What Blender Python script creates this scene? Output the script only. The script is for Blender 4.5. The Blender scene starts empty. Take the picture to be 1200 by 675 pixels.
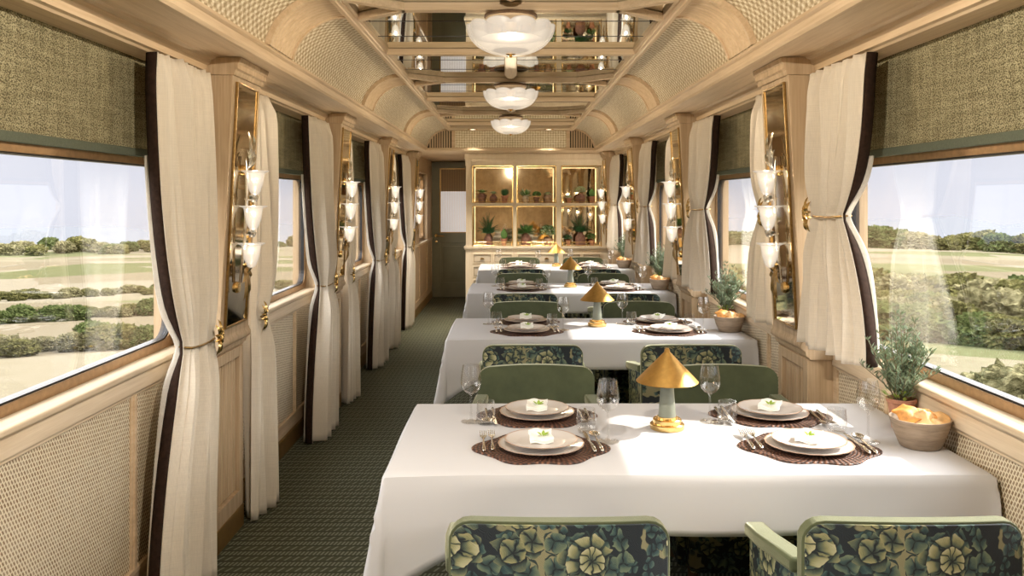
import bpy, bmesh, math, random
from math import sin, cos, pi, sqrt, atan2, radians
from mathutils import Vector, Matrix, noise
random.seed(7)
SC = bpy.context.scene
COL = SC.collection
P = 2.23            # bay pitch
PIL = .38           # pilaster width
PY = [1.26 + P*i for i in range(5)]     # near edge of every pilaster
LY = [3.66 + P*k for k in range(-1, 3)]  # ceiling lamps

# ------------------------------------------------------------------ node helpers
class NT:
    def __init__(s, name):
        s.m = bpy.data.materials.new(name); s.m.use_nodes = True
        s.t = s.m.node_tree; s.n = s.t.nodes; s.l = s.t.links
        s.n.clear(); s.out = s.n.new('ShaderNodeOutputMaterial')
        s.tc = s.n.new('ShaderNodeTexCoord')
    def node(s, typ, ins=None, **kw):
        nd = s.n.new(typ)
        for k, v in kw.items(): setattr(nd, k, v)
        for k, v in (ins or {}).items(): s.set(nd.inputs[k], v)
        return nd
    def set(s, sock, v):
        if isinstance(v, bpy.types.NodeSocket): s.l.new(v, sock)
        elif v is not None:
            if isinstance(v, (tuple, list)) and len(v) == 3 and sock.type == 'RGBA': v = (*v, 1)
            sock.default_value = v
    def M(s, op, a, b=None, c=None, clamp=False):
        nd = s.n.new('ShaderNodeMath'); nd.operation = op; nd.use_clamp = clamp
        for i, v in enumerate((a, b, c)):
            if v is not None: s.set(nd.inputs[i], v)
        return nd.outputs[0]
    def mix(s, f, a, b):
        nd = s.n.new('ShaderNodeMix'); nd.data_type = 'RGBA'
        s.set(nd.inputs[0], f); s.set(nd.inputs[6], a); s.set(nd.inputs[7], b)
        return nd.outputs[2]
    def xyz(s, v=None):
        nd = s.node('ShaderNodeSeparateXYZ', {0: v or s.tc.outputs['Object']}); return nd.outputs
    def vec(s, x, y, z=0.0):
        return s.node('ShaderNodeCombineXYZ', {0: x, 1: y, 2: z}).outputs[0]
    def mapv(s, v, scale=(1,1,1), rot=(0,0,0), loc=(0,0,0)):
        nd = s.node('ShaderNodeMapping', {0: v}); nd.inputs['Scale'].default_value = scale
        nd.inputs['Rotation'].default_value = rot; nd.inputs['Location'].default_value = loc
        return nd.outputs[0]
    def noise(s, v, scale=5, detail=3, rough=.5, out=0, dim='3D'):
        nd = s.node('ShaderNodeTexNoise', {'Vector': v, 'Scale': scale, 'Detail': detail, 'Roughness': rough}, noise_dimensions=dim)
        return nd.outputs[out]
    def ramp(s, f, stops):
        nd = s.n.new('ShaderNodeValToRGB'); s.set(nd.inputs[0], f)
        e = nd.color_ramp.elements
        while len(e) > 1: e.remove(e[-1])
        for i, (p, c) in enumerate(stops):
            if i: el = e.new(p)
            else: el = e[0]; el.position = p
            if not isinstance(c, (tuple, list)): c = (c, c, c)
            el.color = (*c, 1)
        return nd.outputs[0]
    def bump(s, h, strength=.3, dist=.01):
        return s.node('ShaderNodeBump', {'Height': h, 'Strength': strength, 'Distance': dist}).outputs[0]
    def bsdf(s, col, rough=.5, metal=0, normal=None, **kw):
        nd = s.n.new('ShaderNodeBsdfPrincipled')
        s.set(nd.inputs['Base Color'], col); s.set(nd.inputs['Roughness'], rough); s.set(nd.inputs['Metallic'], metal)
        if normal is not None: s.set(nd.inputs['Normal'], normal)
        for k, v in kw.items(): s.set(nd.inputs[k.replace('_', ' ')], v)
        s.fin(nd.outputs[0]); return nd
    def fin(s, sock): s.l.new(sock, s.out.inputs[0])

MT = {}
def wood(name, scale, c1, c2, rough=.55):
    t = NT(name); v = t.mapv(t.tc.outputs['Object'], scale)
    n1 = t.noise(v, 1.0, 5, .6)
    n2 = t.noise(v, 4.0, 3, .6)
    f = t.M('ADD', t.M('MULTIPLY', n1, .7), t.M('MULTIPLY', n2, .3))
    c = t.ramp(f, [(.3, c1), (.5, tuple((a+b)/2 for a, b in zip(c1, c2))), (.7, c2)])
    t.bsdf(c, rough, 0, t.bump(f, .15, .003), Specular_IOR_Level=.22); MT[name] = t.m
oakA, oakB = (.54, .395, .245), (.73, .575, .395)
wood('oak_y', (28, 1.2, 28), oakA, oakB)
wood('oak_z', (28, 28, 1.2), (.40, .285, .17), (.62, .475, .315))
wood('oak_x', (1.2, 28, 28), oakA, oakB)
wood('oak_pale', (26, 1.0, 26), (.58, .455, .31), (.78, .66, .50))
wood('oak_groove_shade', (28, 28, 1.2), (.20, .13, .07), (.30, .20, .12))  # darkened oak, shade between the pilaster reeds put into the colour
wood('walnut', (20, 20, 3), (.10, .06, .035), (.2, .125, .07))
wood('bowl_wood', (6, 6, 40), (.22, .165, .115), (.42, .33, .245), .6)
wood('cabinet_paint', (20, 20, 2), (.74, .63, .46), (.84, .74, .58), .5)

def simple(name, col, rough=.5, metal=0, nscale=None, namp=.15, bump=0, **kw):
    t = NT(name); c = col; nrm = None
    if nscale:
        n = t.noise(t.tc.outputs['Object'], nscale, 4, .6)
        lo = tuple(max(0, x*(1-namp)) for x in col); hi = tuple(min(1, x*(1+namp)) for x in col)
        c = t.ramp(n, [(.3, lo), (.7, hi)])
        if bump: nrm = t.bump(n, bump, .004)
    t.bsdf(c, rough, metal, nrm, **kw); MT[name] = t.m; return t
simple('brass', (.72, .50, .20), .24, 1, 60, .12)
simple('old_brass', (.38, .25, .10), .32, 1, 90, .25)
simple('frame_brass', (.40, .26, .14), .36, .85, 40, .15)
simple('shade_brass', (.58, .35, .11), .42, 1, 50, .10)
simple('base_brass', (.42, .26, .09), .4, .8, 20, .1)
simple('gasket', (.012, .011, .012), .4)
simple('silver', (.74, .69, .60), .22, 1, 80, .1)
simple('celadon', (.20, .215, .17), .35, 0, 12, .12)
simple('terracotta', (.46, .22, .14), .8, 0, 40, .2, .3)
simple('brown_clay', (.26, .135, .10), .75, 0, 30, .35, .3)
simple('cream_clay', (.68, .56, .42), .7, 0, 30, .15, .2)
simple('tan_clay', (.45, .30, .20), .75, 0, 30, .25, .2)
simple('soil', (.05, .03, .02), .9, 0, 80, .4)
simple('door_green', (.20, .20, .13), .42, 0, 6, .08)
simple('porcelain', (.64, .605, .58), .18, 0)
simple('porcelain_rim', (.40, .27, .19), .3, 0)
simple('napkin', (.86, .86, .81), .85, 0, 300, .06, .2)
simple('lining', (.030, .017, .012), .9, 0, 60, .3, Specular_IOR_Level=.1)
simple('hem_green', (.10, .118, .085), .8, 0, 200, .15, .2)
simple('leaf_green', (.12, .27, .07), .5, 0, 30, .4)
simple('leaf_dark', (.05, .16, .055), .5, 0, 30, .4)
simple('leaf_pale', (.55, .68, .46), .5, 0, 50, .4)
simple('leaf_variegated', (.74, .76, .40), .5, 0, 50, .5)
simple('leaf_rosemary', (.16, .22, .13), .6, 0, 50, .45)
simple('leaf_sprig', (.35, .50, .08), .5, 0, 50, .3)
simple('bread', (.58, .26, .055), .6, 0, 28, .45, .5)
simple('bread_pale', (.70, .45, .20), .6, 0, 28, .35, .5)
simple('dark_gap', (.03, .022, .015), .8)
simple('drawer_front', (.66, .56, .42), .45, 0, 10, .06)
simple('stem_brown', (.16, .13, .07), .8, 0, 40, .3)

# velvet
t = NT('velvet'); n = t.noise(t.tc.outputs['Object'], 9, 4, .6)
c = t.ramp(n, [(.3, (.050, .062, .028)), (.7, (.082, .098, .046))])
nd = t.bsdf(c, .85, 0, t.bump(t.noise(t.tc.outputs['Object'], 500, 2), .2, .002))
nd.inputs['Sheen Weight'].default_value = .8; nd.inputs['Sheen Roughness'].default_value = .35
nd.inputs['Sheen Tint'].default_value = (.85, .84, .62, 1); MT['velvet'] = t.m

# floral tapestry
def floral():
    t = NT('floral'); x, y, z = t.xyz()
    co = t.vec(t.M('ADD', x, y), z, 0.0)
    wob = t.node('ShaderNodeTexNoise', {'Vector': co, 'Scale': 30.0, 'Detail': 2.0}, noise_dimensions='2D')
    w = t.node('ShaderNodeVectorMath', {0: wob.outputs['Color'], 1: (.5, .5, .5)}, operation='SUBTRACT').outputs[0]
    w = t.node('ShaderNodeVectorMath', {0: w, 3: .022}, operation='SCALE').outputs[0]
    co = t.node('ShaderNodeVectorMath', {0: co, 1: w}, operation='ADD').outputs[0]
    def layer(scale, off, n, size, rings, thresh):
        v = t.node('ShaderNodeVectorMath', {0: co, 1: (off, off*.7, 0)}, operation='ADD').outputs[0]
        vo = t.node('ShaderNodeTexVoronoi', {'Vector': v, 'Scale': scale, 'Randomness': .9}, voronoi_dimensions='2D')
        d = t.node('ShaderNodeVectorMath', {0: v, 1: vo.outputs['Position']}, operation='SUBTRACT').outputs[0]
        dx, dy, _ = t.xyz(d)
        r = t.M('MULTIPLY', t.M('SQRT', t.M('ADD', t.M('MULTIPLY', dx, dx), t.M('MULTIPLY', dy, dy))), scale)
        cr, cg, cb = t.node('ShaderNodeSeparateColor', {0: vo.outputs['Color']}).outputs
        a = t.M('ADD', t.M('ARCTAN2', dy, dx), t.M('MULTIPLY', cr, 6.28))
        k = t.M('FLOOR', t.M('MULTIPLY', r, rings/size))
        a2 = t.M('ADD', t.M('MULTIPLY', a, n/2), t.M('MULTIPLY', k, 1.57))
        lob = t.M('POWER', t.M('ABSOLUTE', t.M('COSINE', a2)), .55)
        R = t.M('MULTIPLY', t.M('ADD', .38, t.M('MULTIPLY', lob, .62)), size)
        mask = t.M('MULTIPLY', t.M('LESS_THAN', r, R), t.M('GREATER_THAN', cg, thresh))
        fr = t.M('FRACT', t.M('MULTIPLY', r, rings/size))
        body = t.M('MULTIPLY', t.M('SMOOTH_MIN', t.M('MULTIPLY', lob, 1.3), 1.0, .2), t.M('ADD', .35, t.M('MULTIPLY', fr, .65)))
        return mask, body, cb
    bg = t.noise(co, 6.0, 3, .65, dim='2D')
    c = t.ramp(bg, [(.0, (.012, .017, .026)), (.50, (.016, .023, .030)), (.545, (.018, .026, .03)), (.56, (.27, .255, .145)), (1, (.33, .31, .185))])
    for (sc, off, n_, size, rings, th, cols) in [
            (30, 3.1, 3, .52, 1, .50, [(.35, (.01, .016, .022)), (.7, (.035, .075, .08)), (1, (.10, .16, .13))]),
            (19, 9.3, 3, .55, 1.2, .55, [(.25, (.01, .015, .02)), (.6, (.05, .09, .085)), (1, (.19, .24, .15))]),
            (13.5, 5.7, 5, .56, 1.6, .60, [(.38, (.012, .018, .022)), (.55, (.07, .10, .08)), (.8, (.22, .23, .12)), (1, (.36, .34, .17))]),
            (7.6, 1.35, 9, .60, 2.6, .52, [(.36, (.012, .018, .022)), (.48, (.08, .11, .08)), (.68, (.28, .28, .14)), (1, (.52, .50, .31))])]:
        m, b, rnd = layer(sc, off, n_, size, rings, th)
        c = t.mix(m, c, t.ramp(b, cols))
    wv = t.node('ShaderNodeTexWave', {'Vector': co, 'Scale': 160.0}, bands_direction='DIAGONAL').outputs[1]
    c = t.mix(t.M('MULTIPLY', wv, .25), c, t.mix(.5, c, (0, 0, 0)))
    t.bsdf(c, .85, 0, t.bump(wv, .2, .002)); MT['floral'] = t.m
floral()

# linen curtain
def linen(name, col, trans):
    t = NT(name); o = t.tc.outputs['Object']
    a = t.noise(t.mapv(o, (300, 300, 12)), 1, 3); b = t.noise(t.mapv(o, (10, 10, 500)), 1, 2)
    f = t.M('ADD', t.M('MULTIPLY', a, .5), t.M('MULTIPLY', b, .5))
    c = t.ramp(f, [(.35, tuple(x*.88 for x in col)), (.65, col)])
    d = t.node('ShaderNodeBsdfPrincipled', {'Base Color': c, 'Roughness': .9, 'Normal': t.bump(f, .15, .002)})
    tr = t.node('ShaderNodeBsdfTranslucent', {'Color': c})
    mx = t.node('ShaderNodeMixShader', {0: trans, 1: d.outputs[0], 2: tr.outputs[0]})
    t.fin(mx.outputs[0]); MT[name] = t.m
linen('linen', (.82, .75, .635), .06)
linen('sheer', (.85, .82, .76), .45)
t = NT('cloth'); n = t.noise(t.tc.outputs['Object'], 400, 2)
t.bsdf((.545, .545, .56), .75, 0, t.bump(n, .08, .001)); MT['cloth'] = t.m

# woven rattan dado (twill bricks turned 45 degrees)
def rattan(name, base, strand, sc=1.0, ang=52):
    t = NT(name); x, y, z = t.xyz()
    v = t.vec(t.M('ADD', x, y), z, 0.0)
    nz = t.node('ShaderNodeTexNoise', {'Vector': v, 'Scale': 40.0, 'Detail': 1.0}).outputs[0]
    v2 = t.mapv(v, (1, 1, 1), (0, 0, radians(ang)))
    br = t.node('ShaderNodeTexBrick', {'Vector': v2, 'Color1': (0, 0, 0), 'Color2': (.25, .25, .25), 'Mortar': (1, 1, 1), 'Scale': 1.0,
        'Mortar Size': .0026*sc, 'Mortar Smooth': .35, 'Brick Width': .0175*sc, 'Row Height': .0108*sc})
    br.offset = .5
    f = br.outputs['Color']
    f2 = t.node('ShaderNodeSeparateColor', {0: f}).outputs[0]
    g = t.noise(v, 9, 2)
    dark = t.mix(g, tuple(q*.6 for q in base), base)
    c = t.mix(f2, dark, t.mix(nz, tuple(q*.8 for q in strand), strand))
    t.bsdf(c, .6, 0, t.bump(f2, .6, .004)); MT[name] = t.m
rattan('rattan', (.33, .215, .105), (.90, .80, .61), ang=58)
# cove weave: UV in metres
def cove():
    t = NT('cove_weave'); uv = t.tc.outputs['UV']; x, y, z = t.xyz(uv)
    n = t.noise(uv, 28, 3, .6, dim='2D'); nf = t.noise(uv, 160, 3, .7, dim='2D')
    a = t.M('SINE', t.M('ADD', t.M('MULTIPLY', x, 2*pi/.052), t.M('MULTIPLY', n, 2.5)))
    b = t.M('SINE', t.M('ADD', t.M('MULTIPLY', y, 2*pi/.040), t.M('MULTIPLY', n, 2.5)))
    f = t.M('MULTIPLY', t.M('MULTIPLY', a, b), .5)
    s1 = t.M('SINE', t.M('MULTIPLY', x, 2*pi/.0085)); s2 = t.M('SINE', t.M('MULTIPLY', y, 2*pi/.011))
    f = t.M('ADD', t.M('ADD', f, .42), t.M('ADD', t.M('MULTIPLY', t.M('MULTIPLY', s1, s2), .20), t.M('MULTIPLY', t.M('SUBTRACT', nf, .5), 1.5)))
    c = t.ramp(f, [(.05, (.36, .275, .155)), (.45, (.62, .51, .335)), (1, (.95, .90, .77))])
    t.bsdf(c, .75, 0, t.bump(f, .5, .004)); MT['cove_weave'] = t.m
cove()
def gablew():
    t = NT('gable_weave'); x, y, z = t.xyz()
    s1 = t.M('SINE', t.M('MULTIPLY', x, 2*pi/.03)); s2 = t.M('SINE', t.M('MULTIPLY', z, 2*pi/.028))
    nf = t.noise(t.tc.outputs['Object'], 60, 3, .7)
    f = t.M('ADD', t.M('MULTIPLY', t.M('ADD', s1, s2), .18), nf)
    c = t.ramp(f, [(.2, (.52, .43, .27)), (.5, (.74, .65, .46)), (.8, (.92, .87, .72))])
    t.bsdf(c, .75, 0, t.bump(f, .4, .004)); MT['gable_weave'] = t.m
gablew()
# blind fabric
t = NT('blind_weave'); x, y, z = t.xyz(); v = t.vec(t.M('ADD', x, y), z, 0.0)
vo = t.node('ShaderNodeTexVoronoi', {'Vector': t.mapv(v, (150, 230, 1), (0, 0, .35)), 'Scale': 1.0}, voronoi_dimensions='2D')
big = t.noise(t.mapv(v, (45, 5, 1)), 1, 3); big2 = t.noise(t.mapv(v, (5, 60, 1)), 1, 3)
f = t.M('ADD', t.M('SUBTRACT', .72, vo.outputs['Distance']), t.M('MULTIPLY', t.M('SUBTRACT', t.M('ADD', big, big2), 1.0), .5))
c = t.ramp(f, [(.05, (.10, .085, .04)), (.45, (.32, .29, .17)), (.85, (.64, .60, .41))])
t.bsdf(c, .85, 0, t.bump(f, .6, .003)); MT['blind_weave'] = t.m
# carpet
def carpet():
    t = NT('carpet'); x, y, z = t.xyz()
    nz = t.noise(t.tc.outputs['Object'], 45, 2); nf = t.noise(t.tc.outputs['Object'], 300, 2)
    y = t.M('ADD', y, t.M('MULTIPLY', nz, .006)); x = t.M('ADD', x, t.M('MULTIPLY', nz, .005))
    v = t.M('FRACT', t.M('DIVIDE', y, .104)); isB = t.M('GREATER_THAN', v, .5)
    w = t.M('FRACT', t.M('MULTIPLY', v, 2.0))
    per = t.M('ADD', .0165, t.M('MULTIPLY', isB, .018))
    u = t.M('FRACT', t.M('SUBTRACT', t.M('DIVIDE', x, per), t.M('MULTIPLY', w, .75)))
    wid = t.M('SUBTRACT', .46, t.M('MULTIPLY', isB, .18))
    m = t.M('MULTIPLY', t.M('LESS_THAN', u, wid), t.M('LESS_THAN', t.M('ABSOLUTE', t.M('SUBTRACT', w, .5)), .34))
    gap = t.M('GREATER_THAN', t.M('ABSOLUTE', t.M('SUBTRACT', w, .5)), .43)
    c = t.mix(nf, (.034, .038, .018), (.068, .072, .036))
    c = t.mix(t.M('MULTIPLY', gap, .8), c, (.012, .013, .008))
    c = t.mix(t.M('MULTIPLY', m, .85), c, t.mix(nf, (.16, .17, .115), (.26, .265, .195)))
    t.bsdf(c, .95, 0, t.bump(m, .4, .003)); MT['carpet'] = t.m
carpet()
# placemat
t = NT('placemat'); x, y, z = t.xyz()
r = t.M('SQRT', t.M('ADD', t.M('MULTIPLY', x, x), t.M('MULTIPLY', y, y)))
a = t.M('ARCTAN2', y, x)
k = t.M('MULTIPLY', r, 1/.011)
s = t.M('MULTIPLY', t.M('ABSOLUTE', t.M('SINE', t.M('MULTIPLY', k, pi))), t.M('ADD', .55, t.M('MULTIPLY', t.M('SINE', t.M('ADD', t.M('MULTIPLY', a, 60), t.M('MULTIPLY', t.M('FLOOR', k), 1.6))), .45)))
s = t.M('MULTIPLY', s, t.M('ADD', .4, t.noise(t.tc.outputs['Object'], 90, 2)))
c = t.ramp(s, [(.05, (.018, .007, .004)), (.5, (.10, .038, .02)), (1, (.28, .13, .07))])
t.bsdf(c, .55, 0, t.bump(s, .9, .004)); MT['placemat'] = t.m

# mirrors and glass
def mirror(name, col, rough, mott):
    t = NT(name); n = t.noise(t.tc.outputs['Object'], 7, 5, .7)
    c = t.ramp(n, [(.35, tuple(q*(1-mott) for q in col)), (.65, col)])
    t.bsdf(c, t.M('ADD', rough, t.M('MULTIPLY', n, rough)), 1); MT[name] = t.m
mirror('ceiling_mirror', (.80, .81, .73), .012, .12)
mirror('gold_mirror', (.70, .60, .43), .03, .25)
mirror('cabinet_mirror', (.80, .66, .44), .022, .3)
def thin_glass(name, tint, ior, rough=0.0, boost=1.0):
    t = NT(name)
    bf = t.node('ShaderNodeNewGeometry').outputs['Backfacing']
    fr = t.node('ShaderNodeFresnel', {'IOR': t.M('ADD', ior, t.M('MULTIPLY', bf, 1/ior-ior))}).outputs[0]
    fr = t.M('MULTIPLY', fr, boost, clamp=True)
    tr = t.node('ShaderNodeBsdfTransparent', {'Color': tint})
    gl = t.node('ShaderNodeBsdfGlossy', {'Color': (1, 1, 1), 'Roughness': rough})
    mx = t.node('ShaderNodeMixShader', {0: fr, 1: tr.outputs[0], 2: gl.outputs[0]})
    t.fin(mx.outputs[0]); MT[name] = t.m
thin_glass('window_glass', (.985, .985, .99), 1.45)
thin_glass('drink_glass', (.955, .955, .95), 1.5, 0.0, 1.2)
def glow(name, col, strength, base=(.9, .86, .8)):
    t = NT(name); lw = t.node('ShaderNodeLayerWeight', {'Blend': .35}).outputs['Facing']
    st = t.M('MULTIPLY', t.M('SUBTRACT', 1.25, t.M('MULTIPLY', lw, .75)), strength)
    t.bsdf(base, .35, 0, None, Emission_Color=col, Emission_Strength=st); MT[name] = t.m
glow('alabaster', (1, .87, .72), .66, (.02, .02, .02))
glow('sconce_glass', (1, .88, .74), .62, (.03, .03, .03))
for _nm in ('alabaster', 'sconce_glass'):
    t_ = NT.__new__(NT); t_.m = MT[_nm]; t_.t = t_.m.node_tree; t_.n = t_.t.nodes; t_.l = t_.t.links
    _o = [q for q in t_.n if q.type == 'OUTPUT_MATERIAL'][0]; _p = [q for q in t_.n if q.type == 'BSDF_PRINCIPLED'][0]
    _tr = t_.n.new('ShaderNodeBsdfTransparent'); _tr.inputs[0].default_value = (1, .95, .86, 1); _mx = t_.n.new('ShaderNodeMixShader'); _mx.inputs[0].default_value = .42
    t_.l.new(_p.outputs[0], _mx.inputs[1]); t_.l.new(_tr.outputs[0], _mx.inputs[2]); t_.l.new(_mx.outputs[0], _o.inputs[0])
glow('led', (1, .86, .64), 2.6)
glow('downlight', (1, .88, .68), 7.0)
# reeded door glass, given its own emission so the pane looks lit
t = NT('reeded_glass_glow'); x, y, z = t.xyz()
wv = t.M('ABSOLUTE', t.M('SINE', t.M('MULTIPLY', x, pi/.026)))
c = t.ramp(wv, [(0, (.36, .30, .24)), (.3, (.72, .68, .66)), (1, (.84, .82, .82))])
t.bsdf(c, .3, 0, t.bump(wv, .5, .004), Emission_Color=c, Emission_Strength=.42); MT['reeded_glass_glow'] = t.m
t = NT('reeded_blind'); x, y, z = t.xyz()
wv = t.M('ABSOLUTE', t.M('SINE', t.M('MULTIPLY', x, pi/.026)))
c = t.ramp(wv, [(0, (.16, .10, .05)), (1, (.46, .32, .17))]); t.bsdf(c, .5); MT['reeded_blind'] = t.m

# ------------------------------------------------------------------ mesh helpers
class MB:
    def __init__(s): s.bm = bmesh.new(); s.uv = None
    def face(s, vs):
        try: return s.bm.faces.new(vs)
        except ValueError: return None
    def hexa(s, p):
        v = [s.bm.verts.new(q) for q in p]
        for f in ((0,3,2,1),(4,5,6,7),(0,1,5,4),(1,2,6,5),(2,3,7,6),(3,0,4,7)): s.face([v[i] for i in f])
        return s
    def box(s, x0, x1, y0, y1, z0, z1):
        if x0 > x1: x0, x1 = x1, x0
        if y0 > y1: y0, y1 = y1, y0
        return s.hexa([(x0,y0,z0),(x1,y0,z0),(x1,y1,z0),(x0,y1,z0),(x0,y0,z1),(x1,y0,z1),(x1,y1,z1),(x0,y1,z1)])
    def prism(s, poly, fn, a, b):
        """poly of 2D points swept from a to b; fn(u,v,t)->3D"""
        A = [s.bm.verts.new(fn(u, v, a)) for u, v in poly]; B = [s.bm.verts.new(fn(u, v, b)) for u, v in poly]
        n = len(poly)
        for i in range(n): s.face([A[i], A[(i+1)%n], B[(i+1)%n], B[i]])
        s.face(A[::-1]); s.face(B); return s
    def lathe(s, prof, c=(0,0,0), seg=24, rad=None, cap=True, rot=None):
        """prof [(r,z)]; rad(theta,t) multiplies the radius and returns (rmul, dz)"""
        rings = []; c = Vector(c)
        for j, (r, z) in enumerate(prof):
            if r < 1e-6:
                q = Vector((0, 0, z)); q = rot @ q if rot else q
                rings.append([s.bm.verts.new(q + c)]); continue
            R = []
            for i in range(seg):
                a = 2*pi*i/seg; m, dz = rad(a, j) if rad else (1, 0)
                q = Vector((r*m*cos(a), r*m*sin(a), z+dz)); q = rot @ q if rot else q
                R.append(s.bm.verts.new(q + c))
            rings.append(R)
        for A, B in zip(rings, rings[1:]):
            for i in range(seg):
                k = (i+1) % seg
                if len(A) == 1 and len(B) == 1: continue
                if len(A) == 1: s.face([A[0], B[k], B[i]])
                elif len(B) == 1: s.face([A[i], A[k], B[0]])
                else: s.face([A[i], A[k], B[k], B[i]])
        if cap:
            if len(rings[0]) > 1: s.face(rings[0][::-1])
            if len(rings[-1]) > 1: s.face(rings[-1])
        return s
    def tube(s, pts, r, seg=6, cap=True):
        pts = [Vector(p) for p in pts]; rings = []
        for i, p in enumerate(pts):
            d = (pts[min(i+1, len(pts)-1)] - pts[max(i-1, 0)]).normalized()
            up = Vector((0, 0, 1)) if abs(d.z) < .9 else Vector((1, 0, 0))
            u = d.cross(up).normalized(); w = u.cross(d); rr = r[i] if isinstance(r, (list, tuple)) else r
            rings.append([s.bm.verts.new(p + (u*cos(2*pi*k/seg) + w*sin(2*pi*k/seg))*rr) for k in range(seg)])
        for A, B in zip(rings, rings[1:]):
            for i in range(seg): s.face([A[i], A[(i+1)%seg], B[(i+1)%seg], B[i]])
        if cap: s.face(rings[0][::-1]); s.face(rings[-1])
        return s
    def grid(s, nu, nv, fn, uvfn=None):
        V = [[s.bm.verts.new(fn(i/nu, j/nv)) for i in range(nu+1)] for j in range(nv+1)]
        lay = s.bm.loops.layers.uv.verify() if uvfn else None
        for j in range(nv):
            for i in range(nu):
                f = s.face([V[j][i], V[j][i+1], V[j+1][i+1], V[j+1][i]])
                if lay and f:
                    for lp, (a, b) in zip(f.loops, ((i,j),(i+1,j),(i+1,j+1),(i,j+1))): lp[lay].uv = uvfn(a/nu, b/nv)
        return s
    def leaf(s, base, tip, width, nrm=(0,0,1), bend=0.0, seg=4, thick=.0):
        base, tip = Vector(base), Vector(tip); d = tip - base; L = d.length; dn = d.normalized()
        side = dn.cross(Vector(nrm))
        if side.length < 1e-3: side = dn.cross(Vector((1, .2, .1)))
        side.normalize(); up = side.cross(dn); prev = None
        for i in range(seg+1):
            q = i/seg; w = width*.5*(sin(pi*(q**.75)))**.8 if 0 < i < seg else 0
            c = base + dn*L*q + up*bend*L*sin(pi*q*.5)**2*(-1)
            if w == 0: cur = [s.bm.verts.new(c)]
            else: cur = [s.bm.verts.new(c - side*w + up*w*.35), s.bm.verts.new(c), s.bm.verts.new(c + side*w + up*w*.35)]
            if prev:
                if len(prev) == 1: s.face([prev[0], cur[1], cur[0]]); s.face([prev[0], cur[2], cur[1]])
                elif len(cur) == 1: s.face([prev[0], prev[1], cur[0]]); s.face([prev[1], prev[2], cur[0]])
                else: s.face([prev[0], prev[1], cur[1], cur[0]]); s.face([prev[1], prev[2], cur[2], cur[1]])
            prev = cur
        return s
    def build(s, name, mat, parent=None, smooth=False, bevel=0, solid=0, sub=0, fixn=True, loc=None, bseg=2):
        if fixn: bmesh.ops.recalc_face_normals(s.bm, faces=s.bm.faces)
        me = bpy.data.meshes.new(name); s.bm.to_mesh(me); s.bm.free()
        me.materials.append(MT[mat])
        if smooth:
            for p in me.polygons: p.use_smooth = True
        o = bpy.data.objects.new(name, me); COL.objects.link(o)
        if parent: o.parent = parent
        if loc: o.location = loc
        if sub: m = o.modifiers.new('sub', 'SUBSURF'); m.levels = m.render_levels = sub
        if solid: m = o.modifiers.new('solid', 'SOLIDIFY'); m.thickness = solid; m.offset = 0
        if bevel:
            m = o.modifiers.new('bev', 'BEVEL'); m.width = bevel; m.segments = bseg; m.limit_method = 'ANGLE'; m.angle_limit = radians(40)
        if smooth or bevel:
            try: me.set_sharp_from_angle(angle=radians(42))
            except Exception: pass
            if bevel:
                for p in me.polygons: p.use_smooth = True
        return o
def tag(o, label=None, cat=None, group=None, kind=None):
    for k, v in (('label', label), ('category', cat), ('group', group), ('kind', kind)):
        if v: o[k] = v
    return o
def empty(name, loc, label, cat, group=None, rz=0):
    o = bpy.data.objects.new(name, None); COL.objects.link(o); o.location = loc; o.rotation_euler.z = rz
    o.empty_display_size = .05
    return tag(o, label, cat, group)
def copy_tree(o, loc=None, rz=None, label=None, parent=None, scale=None):
    c = o.copy(); COL.objects.link(c)
    if parent: c.parent = parent
    if loc is not None: c.location = loc
    if rz is not None: c.rotation_euler.z = rz
    if scale is not None: c.scale = scale
    if label: c['label'] = label
    for ch in list(o.children): copy_tree(ch, parent=c)
    return c
def struct(mb, name, mat, parent=None, **kw):
    o = mb.build(name, mat, parent, **kw)
    if not parent: o['kind'] = 'structure'
    return o
TRIM = [0]
def trim(mb, mat, **kw):
    TRIM[0] += 1; return struct(mb, f'trim_{TRIM[0]}', mat, **kw)
ORD = ['nearest', 'second nearest', 'third nearest', 'farthest']
SIDES = (('left', -1), ('right', 1))

# ------------------------------------------------------------------ shell
Y0, YG, YC, YE = -1.2, 10.1, 10.75, 12.94
struct(MB().box(-1.46, 1.46, Y0, YE+.1, -.06, 0), 'floor', 'carpet')
struct(MB().box(-1.46, 1.46, Y0-.08, Y0, 0, 2.4), 'wall_back', 'oak_z')
struct(MB().box(-1.5, 1.5, Y0-.1, YE+.2, 2.38, 2.44), 'ceiling_roof', 'oak_y')
bays = [(-.97+PIL+.0, PY[0])] + [(PY[i]+PIL, PY[i+1]) for i in range(4)]
WX = 1.39
def rrect(y0, y1, z0, z1, r, n=6):
    pts = []
    for (cy, cz, a0) in ((y1-r, z1-r, 0), (y0+r, z1-r, 90), (y0+r, z0+r, 180), (y1-r, z0+r, 270)):
        for k in range(n+1):
            a = radians(a0 + 90*k/n); pts.append((cy + r*cos(a), cz + r*sin(a)))
    return pts
def ring(mb, outer, inner, fn, a, b):
    n = len(outer)
    L = {}
    for key, poly, t_ in (('oa', outer, a), ('ia', inner, a), ('ob', outer, b), ('ib', inner, b)):
        L[key] = [mb.bm.verts.new(fn(u, v, t_)) for u, v in poly]
    for i in range(n):
        k = (i+1) % n
        mb.face([L['oa'][i], L['oa'][k], L['ia'][k], L['ia'][i]]); mb.face([L['ob'][i], L['ib'][i], L['ib'][k], L['ob'][k]])
        mb.face([L['oa'][i], L['ob'][i], L['ob'][k], L['oa'][k]]); mb.face([L['ia'][i], L['ia'][k], L['ib'][k], L['ib'][i]])
    return mb
wn = 0
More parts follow.
